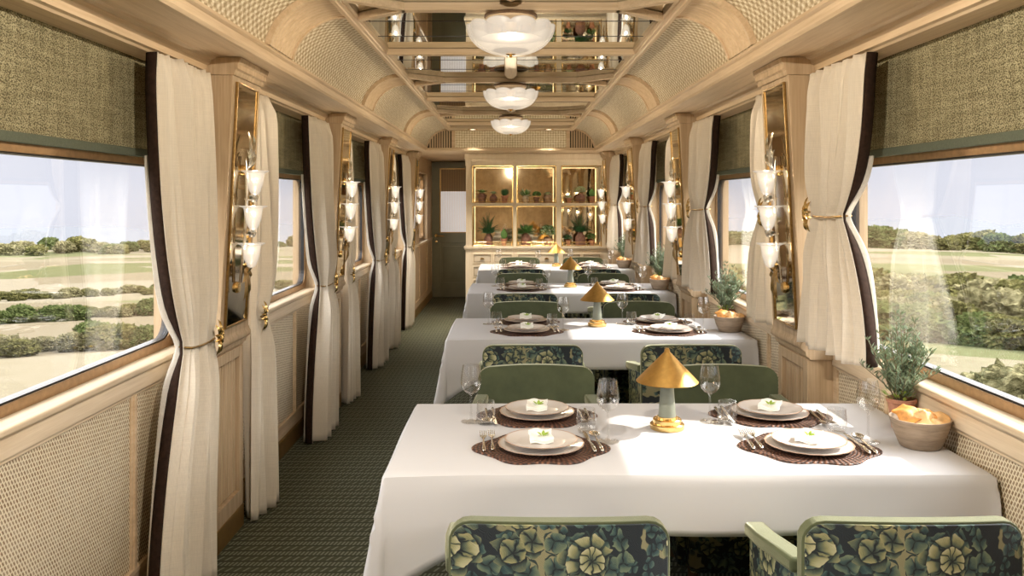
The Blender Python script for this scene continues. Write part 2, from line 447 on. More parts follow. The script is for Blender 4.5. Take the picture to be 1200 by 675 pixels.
for side, s in SIDES:
    fx = lambda u, v, t, s=s: (s*u, t, v)        # profile (X,z) swept along Y
    w = MB()
    yend = YG+.5 if s < 0 else YE+.1
    w.box(s*1.33, s*1.46, Y0, yend, 0, .84)
    w.box(s*1.40, s*1.46, Y0, yend, 1.66, 2.4)
    edges = [Y0] + [q for b in bays for q in b] + [yend]
    for a, b in zip(edges[0::2], edges[1::2]): w.box(s*1.40, s*1.46, a, b, .84, 1.66)
    wall = struct(w, 'wall_'+side, 'oak_z')
    sill = [(1.42,.886),(1.303,.886),(1.297,.881),(1.297,.868),(1.308,.858),(1.316,.855),(1.313,.85),(1.313,.80),(1.319,.795),(1.319,.785),(1.34,.78),(1.42,.78)]
    for bi, (a, b) in enumerate(bays):
        MB().prism(sill, fx, a, b).build('sill', 'oak_pale', wall, bevel=.003)
        d1, d2 = a+.50, b-.50
        for (p, q) in ((a, d1), (d1, d2), (d2, b)):
            MB().box(s*1.326, s*1.335, p, q, .185, .785).build('woven_panel', 'rattan', wall)
        f = MB()
        for d in (d1, d2):
            f.box(s*1.318, s*1.332, d-.022, d+.022, .18, .79); f.box(s*1.312, s*1.332, d-.010, d+.010, .18, .79)
        for d in (a+.02, b-.02): f.box(s*1.318, s*1.332, d-.02, d+.02, .18, .79)
        f.box(s*1.316, s*1.332, a, b, .10, .165); f.box(s*1.311, s*1.332, a, b, .165, .185)
        f.build('panel_frame', 'oak_y', wall, bevel=.002)
        # window
        wn += 1
        fw = lambda u, v, t, s=s: (s*t, u, v)
        inner = rrect(a+.03, b-.03, .918, 1.607, .085)
        r2 = rrect(a+.036, b-.036, .924, 1.601, .08); r3 = rrect(a+.052, b-.052, .94, 1.585, .07)
        outer = []
        for (u, v) in inner:     # push to the rectangle
            cy, cz = (a+b)/2, (.884+1.66)/2; hy, hz = (b-a)/2, (1.66-.884)/2
            k = max(abs((u-cy)/hy), abs((v-cz)/hz)); outer.append((cy+(u-cy)/k, cz+(v-cz)/k))
        win = struct(ring(MB(), outer, inner, fw, 1.372, 1.415), f'window_{wn}', 'frame_brass')
        ring(MB(), inner, r2, fw, 1.378, 1.412).build('gasket', 'gasket', win)
        g = MB(); g.prism(r2, fw, 1.388, 1.392).build('pane', 'window_glass', win)
    # cornice
    prof = [(1.42,1.99),(1.262,1.99),(1.255,1.997),(1.24,2.0),(1.237,2.022),(1.225,2.03),(1.222,2.044),(1.205,2.05),(1.20,2.058),
            (1.03,2.058),(1.028,2.048),(1.008,2.046),(1.0,2.056),(.998,2.085),(.985,2.092),(.985,2.104),(1.0,2.108),(1.05,2.2),(1.42,2.38)]
    trim(MB().prism(prof, fx, Y0, YG), 'oak_y')
    # cove
    def arc(q, off=0, s=s):
        w_, h_ = .255, .205; R = (w_*w_+h_*h_)/(2*h_); am = math.asin(w_/R)
        a = am*(1-q); return (.74 + (R-off)*sin(a), 2.312 - R + (R-off)*cos(a))
    cv = MB().grid(60, 14, lambda i, j, s=s: (s*arc(j)[0], Y0+(YG-Y0)*i, arc(j)[1]),
                   lambda i, j: ((YG-Y0)*i, .35*j))
    trim(cv, 'cove_weave', smooth=True, fixn=False)
    for i, py in enumerate(PY[:4]):
        ya, yb = py-.03, py+.33
        m = MB()
        nr = 9
        def rf(i_, j, s=s, ya=ya, yb=yb):
            off = .010 + .008*abs(sin(pi*nr*i_))**.6; x, z = arc(j, off); return (s*x, ya+(yb-ya)*i_, z)
        m.grid(54, 14, rf)
        r_ = trim(m, 'oak_x', smooth=True, fixn=False)
        for yy in (ya, yb):
            e = MB(); pts = []
            for (o0, o1, dy0, dy1) in ((0, .024, -.012, .012),):
                n = 14; V = []
                for j in range(n+1):
                    row = []
                    for (oo, dd) in ((o0, dy0), (o1, dy0), (o1, dy1), (o0, dy1)):
                        x, z = arc(j/n, oo); row.append(e.bm.verts.new((s*x, yy+dd, z)))
                    V.append(row)
                for A, B in zip(V, V[1:]):
                    for k in range(4): e.face([A[k], A[(k+1)%4], B[(k+1)%4], B[k]])
            e.build('rib_bead', 'oak_y', r_, smooth=False)
    # trim between cove and mirror
    tp = [(.755,2.315),(.75,2.296),(.735,2.29),(.73,2.281),(.715,2.281),(.712,2.287),(.70,2.289),(.697,2.297),(.684,2.30),(.684,2.33),(.755,2.33)]
    trim(MB().prism(tp, fx, Y0, YG), 'oak_y')
    struct(MB().box(s*1.305, s*1.335, Y0, yend, 0, .10), 'baseboard_'+side, 'base_brass', bevel=.003)
    # pilasters
    def fX(z): return 1.19 - (z-.90)/1.10*.055
    for i, py in enumerate([-.97]+PY):
        m = MB(); ya, yb = py, py+PIL
        m.box(s*1.244, s*1.40, ya, yb, .0, .86)
        m.hexa([(s*fX(.9), ya, .9), (s*fX(.9), yb, .9), (s*1.42, yb, .9), (s*1.42, ya, .9), (s*fX(2.0), ya, 2.0), (s*fX(2.0), yb, 2.0), (s*1.42, yb, 2.0), (s*1.42, ya, 2.0)])
        capp = [(1.40,.82),(1.22,.82),(1.215,.83),(1.205,.835),(1.20,.855),(1.188,.862),(1.182,.87),(1.182,.885),(1.188,.893),(1.19,.905),(1.40,.905)]
        m.prism(capp, fx, ya-.012, yb+.012)
        capt = [(1.40,1.985),(1.128,1.985),(1.125,1.992),(1.122,2.005),(1.112,2.01),(1.112,2.03),(1.104,2.036),(1.10,2.056),(1.40,2.056)]
        m.prism(capt, fx, ya-.012, yb+.012)
        pil = trim(m, 'oak_z', bevel=.002)
        MB().box(s*1.212, s*1.24, ya-.008, yb+.008, 0, .10).build('brass_plinth', 'base_brass', pil, bevel=.003)
        fr = MB()
        fr.box(s*1.213, s*1.25, ya, ya+.05, .10, .82); fr.box(s*1.213, s*1.25, yb-.05, yb, .10, .82)
        fr.box(s*1.213, s*1.25, ya+.05, yb-.05, .10, .175); fr.box(s*1.213, s*1.25, ya+.05, yb-.05, .775, .82)
        fr.build('panel_frame', 'oak_z', pil, bevel=.003)
        MB().box(s*1.236, s*1.25, ya+.05, yb-.05, .175, .775).build('groove_shade_back', 'oak_groove_shade', pil)  # dark backing paints the shade in the grooves between reeds
        rd = MB(); nf = 9; pw = (yb-ya-.10)/nf
        for q in range(nf):
            c0 = ya+.05+pw*(q+.5); hw = pw*.33
            rd.prism([(c0+hw*cos(radians(a_)), 1.2365-.0065*sin(radians(a_))) for a_ in range(0, 181, 20)], lambda u, v, t, s=s: (s*v, u, t), .178, .772)
        rd.build('reeded_panel', 'oak_z', pil, smooth=True)

# ------------------------------------------------------------------ ceiling: mirror, beams, gable, downlights
ceil = struct(MB().box(-.70, .70, Y0, YG, 2.318, 2.34), 'ceiling', 'ceiling_mirror')
beamz0, beamz1 = 2.282, 2.318
def pz(mb, poly, z0=beamz0, z1=beamz1): return mb.prism(poly, lambda u, v, t: (u, v, t), z0, z1)
BY = [L + P/2 for L in LY]
for L in LY:
    m = MB(); pz(m, [(-.47, L-.03), (.47, L-.03), (.47, L+.03), (-.47, L+.03)])
    for sx in (-1, 1):
        for sy in (-1, 1):
            pz(m, [(sx*.45, L-.028), (sx*.45, L+.028), (sx*.685, L+sy*.20+.026), (sx*.685, L+sy*.20-.026)])
    o = trim(m, 'oak_x', bevel=.004)
for b in BY:
    m = MB(); pz(m, [(-.69, b-.026), (-.20, b-.026), (-.06, b-.055), (.06, b-.055), (.20, b-.026), (.69, b-.026), (.69, b+.026), (.20, b+.026), (.06, b+.055), (-.06, b+.055), (-.20, b+.026), (-.69, b+.026)])
    o = trim(m, 'oak_x', bevel=.004)
    MB().lathe([(0, 2.272), (.022, 2.274), (.03, 2.28), (.03, 2.284)], (0, b, 0), 16).build('brass_boss', 'brass', o, smooth=True)
for L in LY:
    for sy in (-1, 1):
        e = L + sy*(P/2-.05)
        m = MB(); pz(m, [(-.036, e), (.036, e), (.040, L+sy*.32), (.022, L+sy*.20), (0, L+sy*.165), (-.022, L+sy*.20), (-.040, L+sy*.32)], 2.284, 2.318)
        trim(m, 'oak_y', bevel=.004)
sm = MB(); allb = sorted(LY+BY)
for a, b in zip(allb, allb[1:]+[YG-.35+.3]):
    for q in (1/3, 2/3):
        yy = a+(b-a)*q; sm.box(-.684, .684, yy-.003, yy+.003, 2.3165, 2.318)
sm.build('pane_joint', 'gasket', ceil)
m = MB().box(-.70, .70, YG-.33, YG, 2.29, 2.318); trim(m, 'oak_x')
for s in (-1, 1):
    e = empty('ceiling_downlight', (s*.44, YG-.24, 2.29), f'small round recessed ceiling downlight left of the farthest bowl lamp' if s < 0 else 'small round recessed ceiling downlight right of the farthest bowl lamp', 'downlight', 'recessed downlights by the gable')
    MB().lathe([(.055, 0), (.055, -.006), (.045, -.008), (.043, 0)], seg=24, cap=False).build('trim_ring', 'brass', e, smooth=True)
    MB().lathe([(0, -.004), (.043, -.004)], seg=24, cap=False).build('lens', 'downlight', e)
# gable
g = MB().box(-1.46, 1.46, YG, YG+.10, 2.058, 2.38); gable = struct(g, 'wall_gable', 'oak_x')
MB().box(-.66, .66, YG-.008, YG+.01, 2.09, 2.31).build('woven_panel', 'gable_weave', gable)
fr = MB(); fr.box(-1.0, 1.0, YG-.02, YG, 2.056, 2.088)
for s in (-1, 1): fr.box(s*.655, s*.70, YG-.018, YG, 2.088, 2.29)
fr.build('rail', 'oak_x', gable, bevel=.003)
for s in (-1, 1):
    w_, h_ = .255, .205; R = (w_*w_+h_*h_)/(2*h_)
    bk = MB(); pts = [(.70, 2.088), (.985, 2.088)] + [(.74+R*sin(math.asin(w_/R)*(1-j/10))*.99, 2.312-R+R*cos(math.asin(w_/R)*(1-j/10))-.004) for j in range(1, 11)] + [(.70, 2.308)]
    bk.prism(pts, lambda u, v, t, s=s: (s*u, t, v), YG-.004, YG+.0).build('vent_backing', 'dark_gap', gable)
    sl = MB()
    for k in range(9):
        x = .715+k*.0285; dx = max(0, x+.009-.74)
        zt = 2.312-R+sqrt(max(0, R*R-dx*dx))-.012
        sl.box(s*x, s*(x+.018), YG-.016, YG-.002, 2.088, max(zt, 2.095))
    sl.build('vent_slat', 'oak_z', gable, bevel=.002)
    am = math.asin(w_/R); ed = MB(); n = 12; V = []
    for j in range(n+1):
        a = am*(1-j/n); row = []
        for (oo, yy) in ((0, YG-.022), (.016, YG-.022), (.016, YG), (0, YG)): row.append(ed.bm.verts.new((s*(.74+(R-oo)*sin(a)), yy, 2.312-R+(R-oo)*cos(a))))
        V.append(row)
    for A, B in zip(V, V[1:]):
        for k in range(4): ed.face([A[k], A[(k+1)%4], B[(k+1)%4], B[k]])
    ed.build('arch_bead', 'oak_x', gable)
# alcove
struct(MB().box(-1.46, 1.46, YG+.1, YE+.1, 2.058, 2.10), 'ceiling_alcove', 'oak_x')
w = MB(); AX = 1.205
w.box(-AX, -1.46, YG+.46, YE, 0, .90); w.box(-AX, -1.46, YG+.46, YE, 1.84, 2.058)
w.box(-AX, -1.46, YG+.46, 11.25, .90, 1.84); w.box(-AX, -1.46, 12.30, YE, .90, 1.84)
aw = struct(w, 'wall_alcove', 'oak_z')
MB().box(-AX+.02, -AX-.02, YG+.46, YE, .87, .90).build('sill', 'oak_pale', aw, bevel=.003)
f = MB(); 
for (a, b) in ((10.6, 10.66), (11.2, 11.26), (12.2, 12.26), (12.88, 12.94)): f.box(-AX+.012, -AX, a, b, .10, .87)
f.box(-AX+.012, -AX, 10.6, YE, .10, .18); f.build('panel_frame', 'oak_y', aw, bevel=.003)
MB().box(-AX+.02, -AX, 10.56, YE, 0, .10).build('brass_plinth', 'base_brass', aw)
wn += 1
win = struct(ring(MB(), rrect(11.25, 12.30, .90, 1.84, .002), rrect(11.29, 12.26, .94, 1.80, .06), lambda u, v, t: (-t, u, v), 1.26, 1.30), f'window_{wn}', 'frame_brass')
MB().prism(rrect(11.29, 12.26, .94, 1.80, .06), lambda u, v, t: (-t, u, v), 1.278, 1.282).build('pane', 'window_glass', win)
struct(MB().box(-1.46, 1.46, YE+.04, YE+.12, 0, 2.1), 'wall_front', 'oak_z')
struct(MB().box(-.50, -.44, YC+.42, YE+.04, 0, 2.058), 'wall_partition', 'oak_z')
# door
d = MB()
dx0, dx1 = -1.195, -.50
d.box(dx0, dx0+.13, YE-.005, YE+.035, .0, 2.05); d.box(dx1-.10, dx1, YE-.005, YE+.035, 0, 2.05)
d.box(dx0+.13, dx1-.10, YE-.004, YE+.035, 1.94, 2.05); d.box(dx0+.13, dx1-.10, YE-.004, YE+.035, .82, .98); d.box(dx0+.13, dx1-.10, YE-.004, YE+.035, 0, .22)
d.box(dx0+.12, dx1-.09, YE+.008, YE+.03, .2, .84)
d.box(dx0+.17, dx1-.14, YE+.0, YE+.03, .27, .77)
door = struct(d, 'door_1', 'door_green', bevel=.004)
MB().box(dx0+.13, dx1-.10, YE+.012, YE+.022, .98, 1.60).build('reeded_pane', 'reeded_glass_glow', door)
MB().box(dx0+.13, dx1-.10, YE+.008, YE+.024, 1.60, 1.94).build('slatted_screen', 'reeded_blind', door)
f = MB(); ring(f, rrect(dx0+.12, dx1-.09, .97, 1.95, .004), rrect(dx0+.135, dx1-.105, .985, 1.935, .004), lambda u, v, t: (u, t, v), YE-.01, YE+.01); f.build('pane_bead', 'old_brass', door)
h = MB(); h.lathe([(.0, 0), (.026, 0), (.024, .012), (.012, .016), (.012, .05), (0, .05)], (dx0+.065, YE-.006, .93), 16, rot=Matrix.Rotation(radians(90), 4, 'X').to_3x3())
h.tube([(dx0+.065, YE-.052, .93), (dx0+.10, YE-.056, .928), (dx0+.19, YE-.055, .922)], [.011, .009, .008], 8); h.build('door_handle', 'brass', door, smooth=True)
MB().lathe([(.0, 0), (.018, 0), (.016, .008), (0, .01)], (dx0+.065, YE-.006, .84), 16, rot=Matrix.Rotation(radians(90), 4, 'X').to_3x3()).build('keyhole_plate', 'brass', door, smooth=True)

# ------------------------------------------------------------------ ceiling lamps
def bowl_lamp():
    e = empty('ceiling_lamp', (0, LY[1], 0), 'x', 'ceiling lamp', 'scalloped bowl lamps down the ceiling')
    MB().lathe([(0, 2.282), (.055, 2.282), (.112, 2.268), (.115, 2.258), (.110, 2.254), (0, 2.254)], seg=40).build('canopy_top', 'walnut', e, smooth=True)
    MB().lathe([(0, 2.256), (.108, 2.255), (.106, 2.246), (.085, 2.238), (.05, 2.234), (.03, 2.232), (0, 2.232)], seg=40).build('canopy', 'oak_x', e, smooth=True)
    MB().lathe([(.03, 2.234), (.02, 2.21), (.02, 2.20), (0, 2.20)], seg=20).build('stem', 'brass', e, smooth=True)
    N = 10
    prof = []
    for j in range(13):
        q = j/12; a = q*pi/2
        prof.append((.188*sin(a)**.75 if j else .0, 2.212 - .115*cos(a)**1.1 if j < 12 else 2.212))
    outer = prof; inner = [(r-.006 if r > .01 else 0, z+.006) for r, z in prof[::-1]]
    def rad(a, j):
        jj = j if j <= 12 else 25-j; q = jj/12
        c = abs(cos(N*a/2)); return (1 + .075*q*(c**.7-.75), .014*q**3*(c**.6-.3))
    MB().lathe(outer+inner, seg=120, rad=rad, cap=False).build('bowl_shade', 'alabaster', e, smooth=True)
    MB().lathe([(0, 2.168), (.132, 2.166), (.130, 2.169), (0, 2.172)], seg=32).build('upper_light_block', 'gasket', e, smooth=True)  # added disc, keeps bulb light off the canopy and ceiling battens
    MB().lathe([(0, 2.106), (.060, 2.108), (.078, 2.114), (.077, 2.116), (.058, 2.111), (0, 2.109)], seg=24).build('lower_light_block', 'old_brass', e, smooth=True)  # added opaque disc under the bulb, cuts its light on the tables
    MB().lathe([(0, 2.083), (.008, 2.086), (.006, 2.092), (.022, 2.097), (.022, 2.101), (0, 2.101)], seg=20).build('finial', 'brass', e, smooth=True)
    return e
bl = bowl_lamp(); labs = ['scalloped white glass bowl ceiling lamp, largest and nearest in view', 'scalloped white glass bowl ceiling lamp, middle of the row of three', 'scalloped white glass bowl ceiling lamp, farthest and nearest the gable']
bl['label'] = labs[0]
for k in (1, 2): copy_tree(bl, (0, LY[k+1], 0), label=labs[k])

# ------------------------------------------------------------------ blinds
WL = ['nearest', 'second nearest', 'third nearest', 'farthest']
for side, s in SIDES:
    for k, (a, b) in enumerate(bays[1:]):
        e = empty('window_blind', (s*1.362, (a+b)/2, 1.64), f'olive woven roller blind with green hem over the {WL[k]} {side} window', 'window blind', 'olive woven blinds')
        h = (b-a)/2-.012
        MB().box(-.004, .004, -h, h, .02, .40).build('blind_fabric', 'blind_weave', e)
        MB().box(-.007, .007, -h, h, -.008, .022).build('blind_hem', 'hem_green', e, bevel=.003)

# ------------------------------------------------------------------ curtains
def interp(z, zt, ztie, zb, top, tie, bot, pw):
    if z >= ztie:
        q = (zt-z)/(zt-ztie); return top + (tie-top)*q**pw
    q = (ztie-z)/(ztie-zb); return tie + (bot-tie)*(1-(1-q)**1.8)
def curtain(s, A, B, ztie, zbot, label, seed, lead):
    """A=(top,tie,bottom) Y of the window-side edge, B same for the other edge"""
    rnd = random.Random(seed)
    zt = 1.988; e = empty('curtain', (0, 0, 0), label, 'curtain', 'cream linen curtains tied back')
    W = abs(B[0]-A[0]); nf = max(4, round(W/.088)); ph = [rnd.uniform(0, 6.28) for _ in range(4)]
    ja = [rnd.uniform(-.25, .25) for _ in range(nf+2)]
    def X0(z):
        q = (zt-z)/(zt-zbot); return 1.228 - .040*min(1, max(0, q*1.6)) if zbot < .5 else 1.228-.03*q
    def pt(u, v):
        z = zt + (zbot-zt)*v
        pw = 3.2
        a = interp(z, zt, ztie, zbot, A[0], A[1], A[2], pw); b = interp(z, zt, ztie, zbot, B[0], B[1], B[2], 2.0)
        k = u*nf; fi = int(k); uu = u + ja[fi]*.35/nf*sin(pi*(k-fi))
        y = a + (b-a)*uu
        pin = math.exp(-((z-ztie)/.10)**2)
        topg = math.exp(-((zt-z)/.06)**2)
        amp = (.030+.006*v)*min(1, .12+u/.14)*min(1, .3+(1-u)/.12)*(1-.45*pin)*(1-.55*topg)
        fa = 1+ja[fi]*2.2*sin(pi*(k-fi)); d = amp*1.25*(fa*sin(2*pi*k+ph[0]) + .28*sin(4*pi*k+ph[1]) + .16*sin(8*pi*k+ph[2]) + .35*sin(2*pi*k*1.7+ph[1]+v*3) + .2*sin(2*pi*k*.4+ph[2]+v*5))
        d += .006*topg*sin(2*pi*k*3+ph[3])
        bul = -.012*pin
        return (s*(X0(z)-d+bul*0), y, z - .004*topg*abs(sin(2*pi*k*1.5)))
    nv = 44
    MB().grid(nf*16, nv, pt).build('drape', 'linen', e, smooth=True, solid=.003, fixn=False)
    def lin(u, v):
        p = pt(0, v); z = p[2]; pin = math.exp(-((z-ztie)/.09)**2)
        w = .045*(1-.7*pin)
        return (p[0]+s*(.004+w*u), p[1]-lead*.012*u + lead*.03*u*u, z)
    MB().grid(4, nv, lin).build('lining', 'lining', e, smooth=True, solid=.003, fixn=False)
    vtop = (zt-1.63)/(zt-zbot)
    def shr(u, v):
        p = lin(1, vtop+(1-vtop)*v); z = p[2]; q = math.exp(-((z-ztie)/.35)**2)
        return (p[0]+s*(.006+.010*sin(u*9+v*4)), p[1]-lead*(.0+.018*q*(1-u)) + lead*.05*u*(1-q*.5), z)
    MB().grid(8, nv, shr).build('sheer_edge', 'sheer', e, smooth=True, solid=.002, fixn=False)
    return e, (s*(X0(ztie)), A[1], B[1])
def leafmesh(mb, base, tip, w, out, thick=.006):
    """solid pointed leaf bulging along out"""
    base, tip, out = Vector(base), Vector(tip), Vector(out).normalized()
    d = tip-base; side = d.normalized().cross(out).normalized(); n = 6; prev = None
    first = mb.bm.verts.new(base)
    for i in range(1, n):
        q = i/n; ww = w*.5*sin(pi*q**.8); c = base + d*q + out*(.012*sin(pi*q))
        cur = [mb.bm.verts.new(c - side*ww), mb.bm.verts.new(c + out*thick), mb.bm.verts.new(c + side*ww), mb.bm.verts.new(c - out*thick*.5)]
        for k in range(4):
            if prev is None: mb.face([first, cur[k], cur[(k+1)%4]])
            else: mb.face([prev[k], prev[(k+1)%4], cur[(k+1)%4], cur[k]])
        prev = cur
    last = mb.bm.verts.new(tip)
    for k in range(4): mb.face([prev[k], prev[(k+1)%4], last])
def tieback(s, x, ya, yb, z, lead, label):
    e = empty('curtain_tieback', (x-s*.045, yb-lead*.045, z), label, 'tieback', 'brass leaf tiebacks')
    o = (-s, 0, 0); m = MB()
    for (dy, dz, w, L) in ((-.5, 1, .026, .062), (.05, 1, .028, .072), (.6, .8, .024, .055), (-.3, -1, .030, .070), (.25, -1, .026, .066), (.7, -.6, .022, .045), (-.9, -.3, .020, .035), (-.9, .4, .020, .035)):
        n = sqrt(dy*dy+dz*dz); leafmesh(m, (0, dy*.006, dz*.004), (0, dy/n*L, dz/n*L), w, o)
    m.build('leaf_cluster', 'brass', e, smooth=True)
    m = MB()
    for k in range(7):
        a = radians(-80+160*k/6); leafmesh(m, (-s*.004, lead*.004, .01), (-s*.006, lead*(.004+.030*cos(a)), .010+.034*sin(a)), .014, o, .004)
    m.build('scallop', 'brass', e, smooth=True)
    yl = ya - (yb-lead*.045)
    m = MB().tube([(s*.012, 0, -.003), (-s*.004+s*.012, yl*.3, -.005), (s*.012, yl*.7, -.006), (s*.022, yl*.98, -.004), (s*.05, yl*1.03, 0), (s*.09, yl*.9, .0)], .0042, 8)
    m.build('cord', 'old_brass', e, smooth=True)
for side, s in SIDES:
    zt_, zb_ = (.934, .012) if s < 0 else (1.415, .905)
    ln = 'full-length' if s < 0 else 'short'
    for k in range(4):
        yp = PY[k+1]
        e, (x, ya, yb) = curtain(s, (yp-.53, yp-.36, yp-.60), (yp-.02, yp-.10, yp-.10 if s < 0 else yp-.03), zt_, zb_,
                f'cream {ln} curtain at the far end of the {WL[k]} {side} window', 10+k+(s > 0)*20, 1)
        tieback(s, x, ya, yb, zt_, 1, f'brass leaf tieback on the curtain at the far end of the {WL[k]} {side} window')
        if k < 3:
            ye = PY[k+1]+PIL
            e, (x, ya, yb) = curtain(s, (ye+.40, ye+.23, ye+.33), (ye+.04, ye+.05, ye+.01), zt_, zb_,
                f'cream {ln} curtain at the near end of the {WL[k+1]} {side} window', 40+k+(s > 0)*20, -1)
            tieback(s, x, ya, yb, zt_, -1, f'brass leaf tieback on the curtain at the near end of the {WL[k+1]} {side} window')

# ------------------------------------------------------------------ pilaster mirrors and sconces
def fX(z): return 1.19 - (z-.90)/1.10*.055
def sconce_bulbs(s, y):
    for zc in (1.555, 1.405, 1.245):
        l = bpy.data.lights.new('sconce_bulb', 'POINT'); l.energy = 2.6; l.color = (1, .84, .64); l.shadow_soft_size = .01
        o = bpy.data.objects.new('sconce_bulb', l); COL.objects.link(o); o.location = (s*(fX(zc)-.062), y+.165, zc+.022)
def lbox(mb, s, y0, y1, z0, z1, o0, o1):
    return mb.hexa([(s*(fX(z0)-o0), y0, z0), (s*(fX(z0)-o0), y1, z0), (s*(fX(z0)-o1), y1, z0), (s*(fX(z0)-o1), y0, z0),
                    (s*(fX(z1)-o0), y0, z1), (s*(fX(z1)-o0), y1, z1), (s*(fX(z1)-o1), y1, z1), (s*(fX(z1)-o1), y0, z1)])
def sconce_mirror(s, label):
    e = empty('wall_mirror', (0, 0, 0), label, 'mirror', 'tall narrow mirrors behind the sconces')
    z0, z1, ya, yb = .945, 1.955, .045, .315
    lbox(MB(), s, ya, yb, z0, z1, .001, .006).build('mirror_glass', 'gold_mirror', e)
    m = MB(); lbox(m, s, ya-.008, ya, z0-.008, z1+.008, 0, .012); lbox(m, s, yb, yb+.008, z0-.008, z1+.008, 0, .012)
    lbox(m, s, ya, yb, z0-.008, z0, 0, .012); lbox(m, s, ya, yb, z1, z1+.008, 0, .012)
    m.build('mirror_frame', 'old_brass', e, bevel=.002)
    return e
def sconce(s, label):
    e = empty('wall_sconce', (0, 0, 0), label, 'wall sconce', 'three-cup tulip sconces')
    yc = .165
    X = lambda z, o: s*(fX(z)-o)
    MB().tube([(X(1.12, .02), yc, 1.12), (X(1.3, .03), yc, 1.3), (X(1.5, .03), yc, 1.5), (X(1.66, .02), yc, 1.66)], .007, 8).build('stem', 'silver', e, smooth=True)
    for zc in (1.10, 1.60):
        m = MB(); m.lathe([(0, 0), (.025, 0), (.022, .012), (0, .014)], (X(zc, .006), yc, zc), 16, rot=Matrix.Rotation(radians(-90*s), 3, 'Y')); m.build('mounting_plate', 'brass', e, smooth=True)
    for i, zc in enumerate((1.555, 1.405, 1.245)):
        c = (X(zc, .062), yc, zc)
        prof = [(.004, -.062), (.014, -.058), (.022, -.045), (.032, -.015), (.037, .02), (.040, .034), (.056, .041), (.057, .044), (.038, .040), (.034, .02), (.028, -.015), (.018, -.042), (.004, -.05)]
        MB().lathe(prof, c, 40, rad=lambda a, j: (1+.035*abs(cos(8*a)), 0), cap=False).build('tulip_shade', 'sconce_glass', e, smooth=True)
        MB().tube([(X(zc-.06, .02), yc, zc-.075), (X(zc-.06, .05), yc, zc-.08), (c[0], yc, zc-.06)], .005, 6).build('arm', 'silver', e, smooth=True)
    def cluster(z, lst, mat, off=.03):
        m = MB(); c = Vector((X(z, off), yc, z))
        for (dy, dz, w, L) in lst:
            n = sqrt(dy*dy+dz*dz); leafmesh(m, c, c + Vector((-s*.012, dy/n*L, dz/n*L)), w, (-s, 0, 0), .007)
        m.build('leaf_cluster', mat, e, smooth=True)
    cluster(1.61, [(-.25, 1, .045, .16), (.25, 1, .04, .15), (-.8, 1, .04, .10), (.8, 1, .035, .09)], 'silver')
    cluster(1.475, [(-1, .25, .04, .06), (1, .3, .04, .06), (.2, 1, .03, .04)], 'silver', .045)
    cluster(1.325, [(-1, .25, .04, .06), (1, .3, .04, .06), (.2, 1, .03, .04)], 'silver', .045)
    cluster(1.19, [(-.25, -1, .04, .15), (.3, -1, .04, .13), (-.8, -1, .035, .09), (.9, -.8, .03, .08), (-1, .2, .03, .05)], 'old_brass')
    return e
for side, s in SIDES:
    pm = ps = None
    for k in range(4):
        sconce_bulbs(s, PY[k+1])
        l1 = f'tall brass-framed antique mirror on the {WL[k]} pilaster on the {side} wall'
        l2 = f'wall sconce of three tulip glass cups on the {WL[k]} pilaster on the {side} wall'
        if pm is None: pm, ps = sconce_mirror(s, l1), sconce(s, l2); pm.location.y = ps.location.y = PY[k+1]
        else: copy_tree(pm, (0, PY[k+1], 0), label=l1); copy_tree(ps, (0, PY[k+1], 0), label=l2)

# ------------------------------------------------------------------ tables, cloths
TX0, TX1, TY0, TY1, TZ = -.335, 1.297, 2.305, 3.096, .735
def table():
    e = empty('dining_table', ((TX0+TX1)/2, (TY0+TY1)/2, 0), 'wooden dining table under the white cloth, nearest of the row', 'dining table', 'tables under white cloths')
    hx, hy = (TX1-TX0)/2, (TY1-TY0)/2
    MB().box(-hx+.004, hx-.004, -hy+.004, hy-.004, .70, .728).build('tabletop', 'walnut', e, bevel=.004)
    for x in (-.45, .5):
        MB().lathe([(0, .0), (.20, 0), (.20, .02), (.06, .05), (.035, .09), (.035, .62), (.09, .70), (0, .70)], (x, 0, 0), 20).build('pedestal', 'walnut', e, smooth=True)
    return e
def cloth():
    hx, hy = (TX1-TX0)/2, (TY1-TY0)/2
    oL, oR, oF = .31, .17, .165
    nx, ny = 110, 64
    X_ = lambda i: -hx-oL + (2*hx+oL+oR)*i
    Y_ = lambda j: -hy-oF + (2*hy+2*oF)*j
    def pt(i, j):
        x, y = X_(i), Y_(j)
        cx, cy = min(max(x, -hx), hx), min(max(y, -hy), hy)
        dx, dy = x-cx, y-cy; dy *= 1+1.0*(1-min(1, max(0, (cx+hx)/.42)))**2; d = sqrt(dx*dx+dy*dy)
        z = TZ
        if d > 1e-6:
            ux, uy = dx/d, dy/d
            rr = .014
            corner = abs(ux*uy)*2
            if d < rr*1.57: a = d/rr; out, dr = rr*sin(a), rr*(1-cos(a))
            else: dr = rr + (d-rr*1.57); out = rr + (d-rr*1.57)*(.06 + .14*corner) ; dr *= (1-.02*corner)
            wav = .012*sin((x*7 if abs(uy) > abs(ux) else y*9)+1)*min(1, d/.15) + .006*corner*sin(atan2(uy, ux)*7)*min(1, d/.15)
            out += max(-.006, wav)
            if dx > 0: out = min(out, .010) if abs(uy) < .3 else min(out, .06)
            px = cx+ux*out
            if dx > 0: px = min(px, hx+.012)
            return (px, cy+uy*out, TZ-dr)
        return (x, y, z)
    return MB().grid(nx, ny, pt).build('tablecloth', 'cloth', smooth=True, solid=.002, fixn=False)
tb = table(); cl = cloth(); cl.location = ((TX0+TX1)/2, (TY0+TY1)/2, 0)
tag(cl, 'x', 'tablecloth', 'white tablecloths')
cl['label'] = 'white cloth over the nearest dining table'
